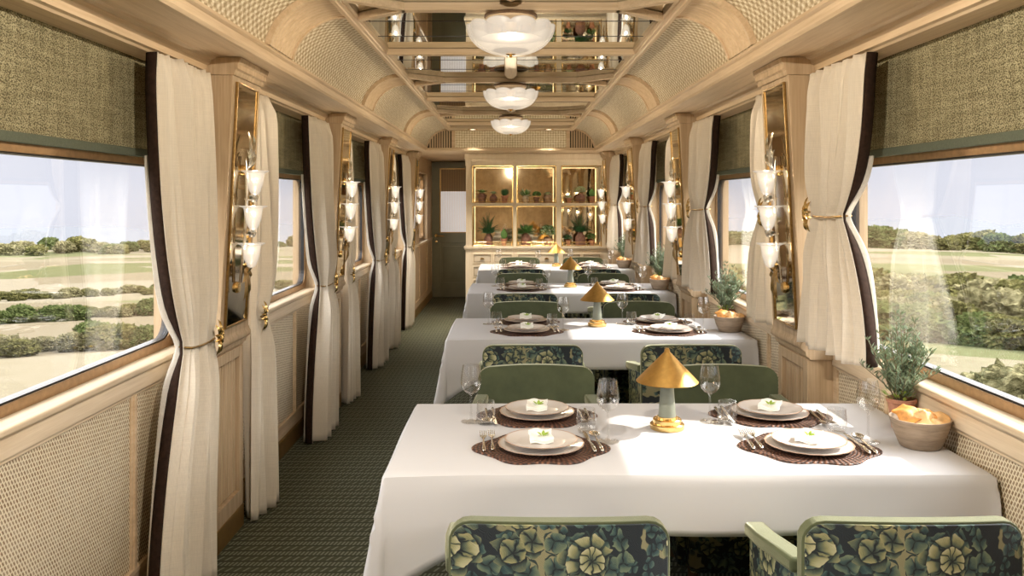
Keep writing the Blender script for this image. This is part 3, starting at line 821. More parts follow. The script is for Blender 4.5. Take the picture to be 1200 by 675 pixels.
for k in (1, 2, 3):
    copy_tree(tb, (tb.location.x, tb.location.y+P*k, 0), label=f'wooden dining table under the white cloth, {ORD[k]} of the row')
    copy_tree(cl, (cl.location.x, cl.location.y+P*k, 0), label=f'white cloth over the {ORD[k]} dining table')

# ------------------------------------------------------------------ chairs
def chair():
    e = empty('dining_armchair', (0, 0, 0), 'x', 'chair', 'green and floral armchairs')
    W, zb, zt, r, th = .242, .11, .783, .048, .032
    def outline(w, z0, z1, r, crown):
        pts = rrect(-w, w, z0, z1, r, 7); return [(u, v + (crown*(1-(u/w)**2) if v > (z0+z1)/2 else 0)) for u, v in pts]
    curve = lambda u: .035*(u/W)**2
    def slab(w, z0, z1, r, crown, ya, yb, name, mat, bev):
        m = MB(); O = outline(w, z0, z1, r, crown)
        # strips across so that the plan curve is followed
        n = 16; us = [-w + 2*w*i/n for i in range(n+1)]
        def lim(u):
            # z limits of a rounded outline at u
            du = max(0, abs(u)-(w-r)); c = sqrt(max(0, r*r-du*du))
            return z0+r-c, z1-r+c+crown*(1-(u/w)**2)
        us = sorted(set([round(v, 5) for v in us] + [round(sg*(w-r+r*sin(radians(a))), 5) for sg in (-1, 1) for a in (0, 20, 40, 60, 75, 90)]))
        V = []
        for u in us:
            lo, hi = lim(u); y = curve(u)
            row = []
            nz = 6
            for yy in (ya, yb):
                row.append([m.bm.verts.new((u, y+yy, lo+(hi-lo)*k/nz)) for k in range(nz+1)])
            V.append(row)
        for A, B in zip(V, V[1:]):
            for k in range(nz):
                m.face([A[0][k], B[0][k], B[0][k+1], A[0][k+1]]); m.face([A[1][k], A[1][k+1], B[1][k+1], B[1][k]])
            m.face([A[0][0], A[1][0], B[1][0], B[0][0]]); m.face([A[0][nz], B[0][nz], B[1][nz], A[1][nz]])
        for Q in (V[0], V[-1]):
            for k in range(nz): m.face([Q[0][k], Q[0][k+1], Q[1][k+1], Q[1][k]])
        bmesh.ops.remove_doubles(m.bm, verts=m.bm.verts, dist=1e-5)
        return m.build(name, mat, e, smooth=True, bevel=bev, bseg=3)
    slab(W, zb, zt-.008, r, .008, 0, th, 'backrest', 'velvet', .006)
    slab(W-.0055, zb+.01, zt-.0135, r-.005, .008, -.004, .004, 'back_panel', 'floral', .002)
    # seat
    m = MB().box(-W+.03, W-.03, .05, .50, .11, .39); m.build('seat_base', 'floral', e, bevel=.012)
    m = MB().box(-W+.045, W-.045, .075, .505, .39, .465); m.build('seat_cushion', 'velvet', e, bevel=.025, bseg=4)
    for s in (-1, 1):
        m = MB(); path = [(s*(W-.018), .08, .655), (s*(W-.008), .18, .645), (s*(W), .30, .628), (s*(W-.002), .40, .615), (s*(W-.01), .43, .60)]
        n = len(path); R = []
        for i, (x, y, z) in enumerate(path):
            hw = .027; hh = .018
            R.append([m.bm.verts.new((x+dx*hw, y, z+dz*hh)) for dx, dz in ((-1, -1), (1, -1), (1, 1), (-1, 1))])
        for A, B in zip(R, R[1:]):
            for k in range(4): m.face([A[k], A[(k+1)%4], B[(k+1)%4], B[k]])
        m.face(R[0]); m.face(R[-1][::-1]); m.build('armrest', 'velvet', e, bevel=.009, bseg=3)
        m = MB(); m.hexa([(s*(W-.03), .045, .11), (s*(W), .045, .11), (s*(W+.002), .43, .11), (s*(W-.028), .43, .11), (s*(W-.035), .06, .645), (s*(W-.008), .06, .645), (s*(W+.008), .42, .60), (s*(W-.02), .42, .60)])
        m.build('side_panel', 'floral', e, bevel=.006)
        for y in (.05, .45):
            MB().tube([(s*(W-.05), y+.02*(y < .2), .12), (s*(W-.045), y+.02*(y < .2), 0)], [.022, .015], 10).build('leg', 'walnut', e, smooth=True)
    return e
ch = chair(); first = True
for k in range(4):
    for (xc, sd) in ((.106, 'aisle'), (.868, 'window')):
        for far in (0, 1):
            lab = (f'floral-backed armchair on the near {sd} side of the {ORD[k]} table' if not far else f'green velvet armchair facing us on the far {sd} side of the {ORD[k]} table')
            loc = (xc+(.01 if sd == 'window' and k == 0 and not far else 0), (1.83 if not far else 3.575+.032)+P*k, 0); rz = pi if far else 0
            if first: ch.location = loc; ch['label'] = lab; first = False
            else: copy_tree(ch, loc, rz, lab)

# ------------------------------------------------------------------ place settings
ZT = TZ+.0015
def placemat():
    m = MB(); N = 96
    def rr(a): return .174 + .0115*cos(6*a) + .018*cos(2*a) + .003*cos(4*a)
    for z in (0, .003, .004): pass
    rings = [(1.0, 0), (1.0, .003), (.985, .005), (.93, .004), (.0, .004)]
    m.lathe([(.176*q if q else 0, z) for q, z in rings], seg=N, rad=lambda a, j: (rr(a)/.176, 0))
    o = m.build('placemat', 'placemat', smooth=True); return tag(o, 'x', 'placemat', 'dark brown woven placemats')
def plate(name, R, z, cat, grp, rimc):
    prof = [(0, 0), (R*.62, 0), (R*.66, .002), (R*.93, .010), (R, .0125), (R, .0145), (R*.93, .0125), (R*.68, .0055), (R*.62, .004), (0, .004)]
    e = empty(name, (0, 0, 0), 'x', cat, grp)
    rad = (lambda a, j: (1+.007*cos(20*a)*(j in (4, 5)), 0))
    MB().lathe(prof, seg=80, rad=rad).build('dish', 'porcelain', e, smooth=True)
    MB().lathe([(R*.97, .0140), (R*1.003, .0148), (R*1.006, .0140), (R*1.003, .0128), (R*.97, .0132)], seg=80, rad=lambda a, j: (1+.007*cos(20*a), 0), cap=False).build('rim_line', 'porcelain_rim', e, smooth=True)
    return e
def napkin():
    e = empty('napkin', (0, 0, 0), 'x', 'napkin', 'folded white napkins on the plates')
    m = MB(); n = 10
    def f(i, j, h):
        x, y = (i-.5)*.068, (j-.5)*.066
        return (x*(1+.06*sin(j*7)), y*(1+.05*sin(i*9)), h + .003*sin(i*8+j*5) + .015*j)
    for l, h in enumerate((.0, .006)):
        V = []
        for hh in (h, h+.005): V.append([[m.bm.verts.new(f(i/n, j/n, hh)) for i in range(n+1)] for j in range(n+1)])
        for q, fl in ((0, 1), (1, 0)):
            for j in range(n):
                for i in range(n):
                    a = [V[q][j][i], V[q][j][i+1], V[q][j+1][i+1], V[q][j+1][i]]; m.face(a[::-1] if fl else a)
        for i in range(n):
            m.face([V[0][0][i], V[0][0][i+1], V[1][0][i+1], V[1][0][i]]); m.face([V[0][n][i], V[1][n][i], V[1][n][i+1], V[0][n][i+1]])
            m.face([V[0][i][0], V[1][i][0], V[1][i+1][0], V[0][i+1][0]]); m.face([V[0][i][n], V[0][i+1][n], V[1][i+1][n], V[1][i][n]])
    m.build('linen_fold', 'napkin', e, smooth=True, bevel=.001)
    m = MB()
    for (x, y, L, a) in ((.004, -.018, .022, .4), (.004, -.018, .020, 1.4), (.0, -.016, .016, 2.6), (.008, -.014, .016, -.3)):
        m.leaf((x, y, .019), (x+L*cos(a), y+L*sin(a)*.8, .024+L*sin(a)*.3), .010, bend=-.1)
    m.build('herb_sprig', 'leaf_sprig', e, solid=.001, fixn=False)
    return e
def fork():
    e = empty('fork', (0, 0, 0), 'x', 'fork', 'silver forks')
    m = MB(); m.tube([(0, -.10, .003), (0, -.095, .004), (0, -.06, .005), (0, -.01, .004), (0, .03, .006)], [.002, .0055, .005, .0028, .0025], 8); m.build('handle', 'silver', e, smooth=True)
    m = MB(); m.hexa([(-.004, .025, .003), (.004, .025, .003), (.011, .05, .004), (-.011, .05, .004), (-.004, .025, .006), (.004, .025, .006), (.011, .05, .007), (-.011, .05, .007)])
    for k in range(4):
        x = -.0092+k*.0061; m.hexa([(x-.0016, .048, .004), (x+.0016, .048, .004), (x+.001, .092, .009), (x-.001, .092, .009), (x-.0016, .048, .007), (x+.0016, .048, .007), (x+.001, .092, .0105), (x-.001, .092, .0105)])
    m.build('tines', 'silver', e); return e
def knife():
    e = empty('knife', (0, 0, 0), 'x', 'knife', 'silver knives')
    MB().tube([(0, -.11, .004), (0, -.105, .005), (0, -.07, .006), (0, -.005, .005)], [.002, .006, .0055, .0035], 8).build('handle', 'silver', e, smooth=True)
    m = MB().prism([(-.004, -.01), (.005, -.01), (.0075, .03), (.0075, .075), (.003, .105), (-.004, .10)], lambda u, v, t: (u, v, t), .003, .0055); m.build('blade', 'silver', e); return e
def spoon():
    e = empty('spoon', (0, 0, 0), 'x', 'spoon', 'silver spoons')
    MB().tube([(0, -.10, .003), (0, -.095, .004), (0, -.06, .005), (0, .0, .004), (0, .04, .007)], [.002, .0055, .005, .0028, .0028], 8).build('handle', 'silver', e, smooth=True)
    m = MB(); m.lathe([(0, 0), (.5, .12), (.9, .5), (1, 1), (.93, 1), (.82, .55), (.45, .22), (0, .12)], (0, 0, 0), 24)
    for v in m.bm.verts: v.co = Vector((v.co.x*.018, .065+v.co.y*.027, .001+v.co.z*.009))
    m.build('spoon_bowl', 'silver', e, smooth=True); return e
def wine():
    e = empty('wine_glass', (0, 0, 0), 'x', 'wine glass', 'stemmed wine glasses')
    MB().lathe([(0, 0), (.034, 0), (.034, .0015), (.012, .004), (.0045, .010), (.0035, .05), (.0035, .085), (.008, .094), (0, .096)], seg=32).build('stem_and_foot', 'drink_glass', e, smooth=True)
    o = [(.006, .093), (.02, .10), (.030, .112), (.0345, .128), (.034, .145), (.031, .165), (.0275, .188)]
    MB().lathe(o + [(r-.0012, z) for r, z in o[::-1]][:-1] + [(.004, .0955)], seg=40, cap=False).build('bowl', 'drink_glass', e, smooth=True); return e
def tumbler():
    o = [(.0, 0), (.024, 0), (.028, .004), (.0315, .02), (.0315, .045), (.0285, .076)]
    m = MB().lathe(o + [(.0272, .076), (.030, .045), (.030, .022), (.026, .008), (0, .006)], seg=36, cap=False)
    o = m.build('tumbler', 'drink_glass', smooth=True); return tag(o, 'x', 'tumbler', 'short glass tumblers')
protos = {}
def put(key, maker, loc, rz, label):
    if key not in protos:
        o = protos[key] = maker(); o.location = loc; o.rotation_euler.z = rz; o['label'] = label
    else: o = copy_tree(protos[key], loc, rz, label)
    return o
TNAME = ORD
for k in range(4):
    for (xc, sd) in ((.09, 'aisle'), (.885, 'window')):
        for far in (0, 1):
            cx, cy = xc, (2.532 if not far else 2.915)+P*k
            c, s_ = (cos(pi*far), sin(pi*far))
            def L(x, y, z): return (cx + x*c, cy + y*c, ZT+z)
            rz = pi*far
            jit = random.Random(k*10+far+(sd == 'window')*5)
            rot = {0: 0, 1: 0}[far] + (.0 if sd == 'aisle' else -.22)
            W = f"{'far' if far else 'near'} {sd} place of the {TNAME[k]} table"
            put('mat', placemat, L(0, 0, 0), rz + (0 if sd == 'aisle' else -.12), f'dark brown wavy woven placemat at the {W}')
            put('charger', lambda: plate('charger_plate', .127, 0, 'plate', 'wide white charger plates', 1), L(0, 0, .0045), rz, f'wide white scalloped charger plate, lower of two, {W}')
            put('plate', lambda: plate('dinner_plate', .107, 0, 'plate', 'white dinner plates on chargers', 1), L(0, 0, .0175), rz, f'white dinner plate on top of the charger, {W}')
            put('napkin', napkin, L(0, .0, .0240), (0 if not far else 0) + jit.uniform(-.1, .1) + (.0 if sd == 'aisle' else -.55), f'folded white napkin with green sprig at the {W}')
            sk = 0 if sd == 'aisle' else -.12
            if not far:
                Lr = lambda x, y, z: (cx + x*cos(sk) - y*sin(sk), cy + x*sin(sk) + y*cos(sk), ZT+z)
            else:
                Lr = lambda x, y, z: (cx - x*cos(sk) + y*sin(sk), cy - x*sin(sk) - y*cos(sk), ZT+z)
            fz = .006
            put('fork', fork, Lr(-.172, .045, fz), rz+sk+.05, f'silver fork, outer of two, at the {W}')
            put('fork', fork, Lr(-.147, .055, fz), rz+sk+.05, f'silver fork, inner of two, at the {W}')
            put('knife', knife, Lr(.146, .045, fz), rz+sk+.08, f'silver knife at the {W}')
            put('spoon', spoon, Lr(.172, .045, fz), rz+sk+.05, f'silver spoon at the {W}')
            put('wine', wine, L(.207 if not far else .222, .075, 0), jit.uniform(0, 3), f'clear stemmed wine glass at the {W}')
            put('tumbler', tumbler, L(.15 if not far else .172, .178 if not far else .105, 0), 0, f'short clear tumbler at the {W}')

# table lamps
def tlamp():
    e = empty('table_lamp', (0, 0, 0), 'x', 'table lamp', 'brass cone table lamps')
    MB().lathe([(0, 0), (.053, 0), (.055, .003), (.055, .016), (.052, .019), (.046, .019), (.046, .031), (.043, .034), (.031, .034), (.031, .041), (0, .041)], seg=48).build('base', 'brass', e, smooth=True)
    MB().lathe([(0, .041), (.0285, .041), (.0275, .05), (.019, .160), (0, .160)], seg=40).build('column', 'celadon', e, smooth=True)
    o = [(.100, .153), (.009, .248), (.009, .254), (.006, .256), (.006, .259), (0, .260)]
    MB().lathe(o + [(0, .246), (.008, .244), (.0985, .1515)][0:3], seg=64, cap=False).build('cone_shade', 'shade_brass', e, smooth=True)
    MB().lathe([(0, .160), (.006, .160), (.006, .245), (0, .245)], seg=10).build('shade_holder', 'brass', e, smooth=True)
    return e
for k in range(4): put('lamp', tlamp, (.505, 2.755+P*k, ZT), 0, f'brass cone-shaded lamp with green column on the {ORD[k]} table')

# rosemary pots and bread bowls
def rosemary():
    e = empty('potted_rosemary', (0, 0, 0), 'x', 'potted plant', 'potted rosemary by the windows')
    MB().lathe([(0, 0), (.030, 0), (.042, .082), (.046, .084), (.047, .096), (.041, .096), (.039, .084), (0, .082)], seg=28).build('pot', 'terracotta', e, smooth=True)
    MB().lathe([(0, .083), (.039, .084)], seg=20, cap=False).build('soil', 'soil', e)
    R = random.Random(5); st = MB(); lf = MB()
    for i in range(58):
        a = R.uniform(0, 2*pi); sp = R.uniform(.0, 1)**.6*.125; H = R.uniform(.18, .305)*(1-.35*(sp/.1)**2); b = Vector((cos(a)*.022*R.random(), sin(a)*.022*R.random(), .085))
        pts = []; nseg = 9
        wa, wb = R.uniform(-.01, .01), R.uniform(-.01, .01)
        for q in range(nseg+1):
            t_ = q/nseg; pts.append(b + Vector((cos(a)*sp*t_**1.2*.9+wa*sin(t_*5), sin(a)*sp*t_**1.2*.9+wb*sin(t_*4), H*t_)))
        # keep clear of the wall
        for p_ in pts:
            if p_.x > 0: p_.x = min(p_.x*min(1, max(.3, (p_.z-.12)/.08)), .108)
        st.tube(pts, .0011, 4)
        for q in range(1, nseg+1):
            for w_ in range(5):
                t_ = (q-R.random())/nseg; f_ = t_*nseg; i0 = int(f_); p = pts[i0].lerp(pts[min(i0+1, nseg)], f_-i0)
                if t_ < .15: continue
                an = R.uniform(0, 2*pi); LL = R.uniform(.022, .038)*(1-.3*t_)
                dr = Vector((cos(an)*.75, sin(an)*.75, R.uniform(.5, 1.1))).normalized()
                lf.leaf(p, p+dr*LL, .0054, nrm=(cos(an+1.5), sin(an+1.5), .3), seg=2)
    st.build('stem', 'stem_brown', e); lf.build('foliage', 'leaf_rosemary', e, fixn=False)
    R2 = random.Random(9); m = MB()
    for i in range(70):
        a = R2.uniform(0, 6.28); r = R2.uniform(0, .05); p = Vector((cos(a)*r, sin(a)*r, .09+R2.random()*.03)); m.leaf(p, p+Vector((cos(a)*.02, sin(a)*.02, .016)), .009, seg=2)
    m.build('undergrowth', 'leaf_sprig', e, fixn=False)
    return e
def bowlthing():
    m = MB(); o = [(0, 0), (.052, 0), (.058, .004), (.075, .045), (.086, .084), (.0865, .087)]
    m.lathe(o + [(.082, .087), (.071, .047), (.052, .010), (0, .008)], seg=56, cap=False)
    o = m.build('bread_bowl', 'bowl_wood', smooth=True); return tag(o, 'x', 'bowl', 'round wooden bread bowls')
def bread(mat, seed):
    R = random.Random(seed); m = MB(); n = 12
    def f(i, j, h):
        u, v = (i-.5)*2, (j-.5)*2; k = sqrt(max(0, 1-.35*v*v)); x = u*.046*k; y = v*.036
        return (x, y, h + .028*cos(u*1.6) + .006*sin(v*4+seed) + .004*sin(u*7+v*3))
    V = [[[m.bm.verts.new(f(i/n, j/n, h)) for i in range(n+1)] for j in range(n+1)] for h in (0, .007)]
    for q in (0, 1):
        for j in range(n):
            for i in range(n): m.face([V[q][j][i], V[q][j][i+1], V[q][j+1][i+1], V[q][j+1][i]])
    for i in range(n):
        m.face([V[0][0][i], V[0][0][i+1], V[1][0][i+1], V[1][0][i]]); m.face([V[0][n][i], V[1][n][i], V[1][n][i+1], V[0][n][i+1]])
        m.face([V[0][i][0], V[1][i][0], V[1][i+1][0], V[0][i+1][0]]); m.face([V[0][i][n], V[0][i+1][n], V[1][i+1][n], V[1][i][n]])
    o = m.build('bread_slice', mat, smooth=True, bevel=.002); return tag(o, 'x', 'bread', 'slices of bread in the bowls')
bp = [bread('bread', 1), bread('bread_pale', 4)]; bused = [False, False]
for k in range(4):
    yb = 2.555+P*k; xb = 1.226
    put('bowl', bowlthing, (xb, yb, ZT), .3*k, f'round wooden bread bowl on the {ORD[k]} table')
    put('rosemary', rosemary, (1.266, 2.765+P*k, ZT), .0, f'rosemary plant in terracotta pot on the {ORD[k]} table')
    for j, (dx, dy, dz, rx, ry, rz, w) in enumerate(((-.036, .004, .078, .5, .22, .5, 0), (-.005, -.028, .062, .75, .1, .1, 1), (.010, .012, .066, .9, -.2, -.4, 0), (.045, -.01, .056, .4, -.5, -.9, 1))):
        if not bused[w]: o = bp[w]; bused[w] = True
        else: o = bp[w].copy(); COL.objects.link(o)
        o.location = (xb+dx, yb+dy, ZT+dz); o.rotation_euler = (rx, ry, rz)
        o['label'] = f"{['leftmost golden', 'pale front', 'golden middle', 'rightmost pale'][j]} slice of bread in the bowl on the {ORD[k]} table"

# ------------------------------------------------------------------ cabinet
def cabinet():
    e = empty('display_cabinet', (0, YC, 0), 'cream wooden display cabinet with six mirrored plant shelves and drawers', 'cabinet')
    XL, XR = -.57, 1.30; D = .40
    ops = [(-.485, .030), (.075, .575), (.640, 1.145)]
    zs = [(.885, 1.395), (1.432, 1.905)]
    m = MB()
    # lower body
    m.box(XL, XR, .02, D, 0, .86); 
    # upper uprights, rails
    xs = [XL+.005] + [q for o in ops for q in o] + [XR-.005]
    for a, b in zip(xs[0::2], xs[1::2]): m.box(a, b, .02, D, .885, 1.905)
    m.box(XL+.005, XR-.005, .02, D, 1.905, 2.056); m.box(XL+.005, XR-.005, D-.01, D+.02, .885, 2.056)
    m.build('carcass', 'cabinet_paint', e, bevel=.003)
    m = MB().box(XL-.02, XR, -.012, D, .860, .885).box(XL-.012, XR, -.004, D, .845, .86); m.build('counter', 'cabinet_paint', e, bevel=.003)
    m = MB()
    for a, b in ops: m.box(a-.002, b+.002, .03, D, 1.395, 1.432)
    m.build('shelf', 'cabinet_paint', e, bevel=.002)
    m = MB().box(XL-.015, XR, -.005, .02, 1.985, 2.0).box(XL-.01, XR, .0, .02, 2.0, 2.056).box(XL, XR, .01, .02, 1.955, 1.985); m.build('cornice', 'cabinet_paint', e, bevel=.003)
    for xx in ((XL+.005, -.50), (1.16, XR-.01)):
        m = MB().box(xx[0], xx[1], .0, .02, .885, 1.90)
        m.build('fluted_pilaster', 'cabinet_paint', e, bevel=.002)
        m = MB(); n = 3
        for k in range(n):
            w_ = (xx[1]-xx[0]-.02)/n; x0 = xx[0]+.01+k*w_; m.box(x0+w_*.25, x0+w_*.75, -.006, .001, .92, 1.88)
        m.build('flute', 'cabinet_paint', e, bevel=.002)
        m = MB().box(xx[0]-.006, xx[1]+.006, -.012, .01, 1.90, 1.985); bk = m.build('corner_block', 'cabinet_paint', e, bevel=.002)
        cx = (xx[0]+xx[1])/2; rr_ = min(.028, (xx[1]-xx[0])*.38)
        MB().lathe([(rr_, 0), (rr_, .006), (rr_*.75, .006), (rr_*.7, .001), (rr_*.3, .001), (0, .004)], (cx, -.012, 1.942), 24, rot=Matrix.Rotation(radians(90), 3, 'X')).build('rosette', 'cabinet_paint', bk, smooth=True)
    for (a, b) in ops:
        for zi, (z0, z1) in enumerate(zs):
            MB().box(a, b, D-.02, D-.012, z0, z1).build('mirror_back', 'cabinet_mirror', e)
            m = MB(); t_ = .010
            m.box(a, a+t_, .012, .03, z0, z1).box(b-t_, b, .012, .03, z0, z1).box(a, b, .012, .03, z1-t_, z1)
            m.build('brass_edging', 'brass', e)
            m = MB().box(a+.014, b-.014, .036, .050, z1-.008, z1-.002).box(a+.002, a+.008, .036, .050, z0+.01, z1-.01).box(b-.008, b-.002, .036, .050, z0+.01, z1-.01); m.build('light_strip', 'led', e)
            m = MB()
            for zz in (.052, .014): m.tube([(a+.012, .05, z0+zz), (b-.012, .05, z0+zz)], .0028, 6)
            for q in range(4):
                x = a+.02+(b-a-.04)*q/3; m.tube([(x, .05, z0), (x, .05, z0+.056)], .0028, 6)
            m.build('gallery_rail', 'brass', e)
    for (a, b) in ops:
        mid = (a+b)/2
        for (x0, x1) in ((a+.005, mid-.008), (mid+.008, b-.005)):
            for (z0, z1) in ((.672, .80), (.50, .645), (.32, .475)):
                dr = MB(); ring(dr, rrect(x0, x1, z0, z1, .003), rrect(x0+.018, x1-.018, z0+.018, z1-.018, .003), lambda u, v, t: (u, t, v), .0, .02)
                o = dr.build('drawer', 'cabinet_paint', e, bevel=.002)
                MB().box(x0+.018, x1-.018, .008, .02, z0+.018, z1-.018).build('drawer_front', 'drawer_front', o)
                f = MB(); ring(f, rrect(x0+.016, x1-.016, z0+.016, z1-.016, .003), rrect(x0+.021, x1-.021, z0+.021, z1-.021, .003), lambda u, v, t: (u, t, v), -.002, .01); f.build('drawer_bead', 'old_brass', o)
                h = MB(); hp = [(.026*cos(radians(q)), .022*sin(radians(q))) for q in range(0, 181, 15)]
                cx, cz = (x0+x1)/2, (z0+z1)/2-.012
                h.prism(hp, lambda u, v, t, cx=cx, cz=cz: (cx+u, t, cz+v), -.014, .008); h.build('cup_pull', 'old_brass', o, bevel=.003)
    return e
cabinet()

# shelf plants
def pot(kind, H, R, mat, e):
    P_ = {'flared': [(0, 0), (.62, 0), (.88, .80), (1, .80), (1.02, 1), (.88, 1), (.8, .82), (0, .82)],
          'round': [(0, 0), (.5, 0), (.88, .22), (1, .48), (.85, .74), (.5, .90), (.48, .96), (.55, 1), (.42, 1), (.38, .9), (0, .88)],
          'urn': [(0, 0), (.7, 0), (.88, .3), (1, .66), (.88, .82), (.66, .90), (.68, 1), (.56, 1), (.54, .9), (0, .88)],
          'jug': [(0, 0), (.92, 0), (1, .08), (1, .52), (.9, .70), (.6, .83), (.5, .9), (.58, 1), (.46, 1), (.4, .9), (0, .88)]}[kind]
    m = MB().lathe([(r*R, z*H) for r, z in P_], seg=28, cap=False); p = m.build('pot', mat, e, smooth=True)
    if kind == 'urn':
        for s in (-1, 1): MB().tube([(s*R*.86, 0, H*.86), (s*R*1.18, 0, H*.84), (s*R*1.2, 0, H*.68), (s*R*.97, 0, H*.6)], R*.09, 6).build('handle', mat, p, smooth=True)
    return p
def foliage(kind, e, z, R, H, mat, seed, mat2=None):
    r = random.Random(seed); m = MB(); m2 = MB() if mat2 else None
    if kind == 'rosette':
        for ringn, (n, el, L) in enumerate(((11, .25, 1), (9, .65, .85), (7, 1.1, .65), (4, 1.4, .45))):
            for k in range(n):
                a = 2*pi*(k+ringn*.5)/n + r.uniform(-.15, .15); d = Vector((cos(a)*cos(el), sin(a)*cos(el), sin(el)))
                q = m2 if (m2 and ringn % 2) else m
                b0 = Vector((0, 0, z+H*.15)); q.leaf(b0, b0+d*R*L*1.1, R*.42, bend=.2)
    elif kind == 'grass':
        for k in range(150):
            a = r.uniform(0, 6.28); el = r.uniform(.75, 1.5); L = H*r.uniform(.7, 1.05); d = Vector((cos(a)*cos(el)*R/H*1.3, sin(a)*cos(el)*R/H*1.3, sin(el)))
            b0 = Vector((cos(a)*R*.35*r.random(), sin(a)*R*.35*r.random(), z)); m.leaf(b0, b0+d*L, R*.10, bend=.12, seg=3)
    elif kind == 'bush':
        for k in range(260):
            a = r.uniform(0, 6.28); cz = r.uniform(-.5, 1); rr = sqrt(max(0, 1-cz*cz))*r.uniform(.5, 1)
            p = Vector((cos(a)*rr*R*.9, sin(a)*rr*R*.9, z+H*(.45+.42*cz))); d = Vector((cos(a), sin(a), .6+cz*.6)).normalized()
            q = m2 if (m2 and k % 2) else m
            q.leaf(p, p+d*R*.33, R*.16, nrm=(r.uniform(-1, 1), r.uniform(-1, 1), 1), seg=2)
    elif kind == 'leafy':
        for k in range(90):
            a = r.uniform(0, 6.28); el = r.uniform(.15, 1.4); L = R*r.uniform(.8, 1.15)
            d = Vector((cos(a)*cos(el), sin(a)*cos(el), sin(el)*1.05)); b0 = Vector((cos(a)*R*.1, sin(a)*R*.1, z+H*.1*r.random()))
            q = m2 if (m2 and k % 2) else m
            q.leaf(b0, b0+d*L, R*.16, bend=.3, seg=4)
    elif kind == 'fern':
        for k in range(34):
            a = r.uniform(0, 6.28); el = r.uniform(.45, 1.5); L = H*r.uniform(.75, 1.1) if el > 1.1 else R*r.uniform(.95, 1.25)
            b0 = Vector((0, 0, z)); d = Vector((cos(a)*cos(el), sin(a)*cos(el), sin(el)))
            pts = []
            for q in range(13):
                t_ = q/12; p = b0 + d*L*t_ + Vector((cos(a), sin(a), 0))*(.12*R*t_*t_) - Vector((0, 0, 1))*(L*.42*t_**2.4*cos(el)); pts.append(p)
            for q in range(1, 13):
                p = pts[q]; dd = (pts[q]-pts[q-1]).normalized(); side = dd.cross(Vector((0, 0, 1)))
                if side.length < .01: side = Vector((1, 0, 0))
                side.normalize(); w_ = R*.19*sin(pi*min(.97, (q/12)**.8*.92+.06))+.002
                for sg in (-1, 1): m.leaf(p, p+(side*sg+dd*.5)*w_, R*.045, seg=2)
            m.tube(pts[::3], .0016, 3)
        # dense hanging heart
        for k in range(160):
            a = r.uniform(0, 6.28); q = r.random(); p = Vector((cos(a)*R*.36*(1-.5*q), sin(a)*R*.36*(1-.5*q), z+H*.12-q*H*.0)); m.leaf(p, p+Vector((cos(a)*R*.15, sin(a)*R*.15, r.uniform(-.02, .06))), R*.1, seg=2)
    elif kind == 'cactus':
        m.lathe([(0, 0)] + [(sin(pi*(.12+.88*q/9))*R*.8 if q < 9 else 0, H*(q/9)) for q in range(10)], (0, 0, z), 40, rad=lambda a, j: (1-.12*abs(cos(8*a)), 0))
        for k in range(140):
            a = r.uniform(0, 6.28); q = r.uniform(.05, .95); rr = sin(pi*(.12+.88*q))*R*.78; p = Vector((cos(a)*rr, sin(a)*rr, z+H*q)); m.leaf(p, p+Vector((cos(a), sin(a), .5))*R*.22, R*.05, seg=2)
    m.build('foliage', mat, e, fixn=False)
    if m2: m2.build('pale_foliage', mat2, e, fixn=False)
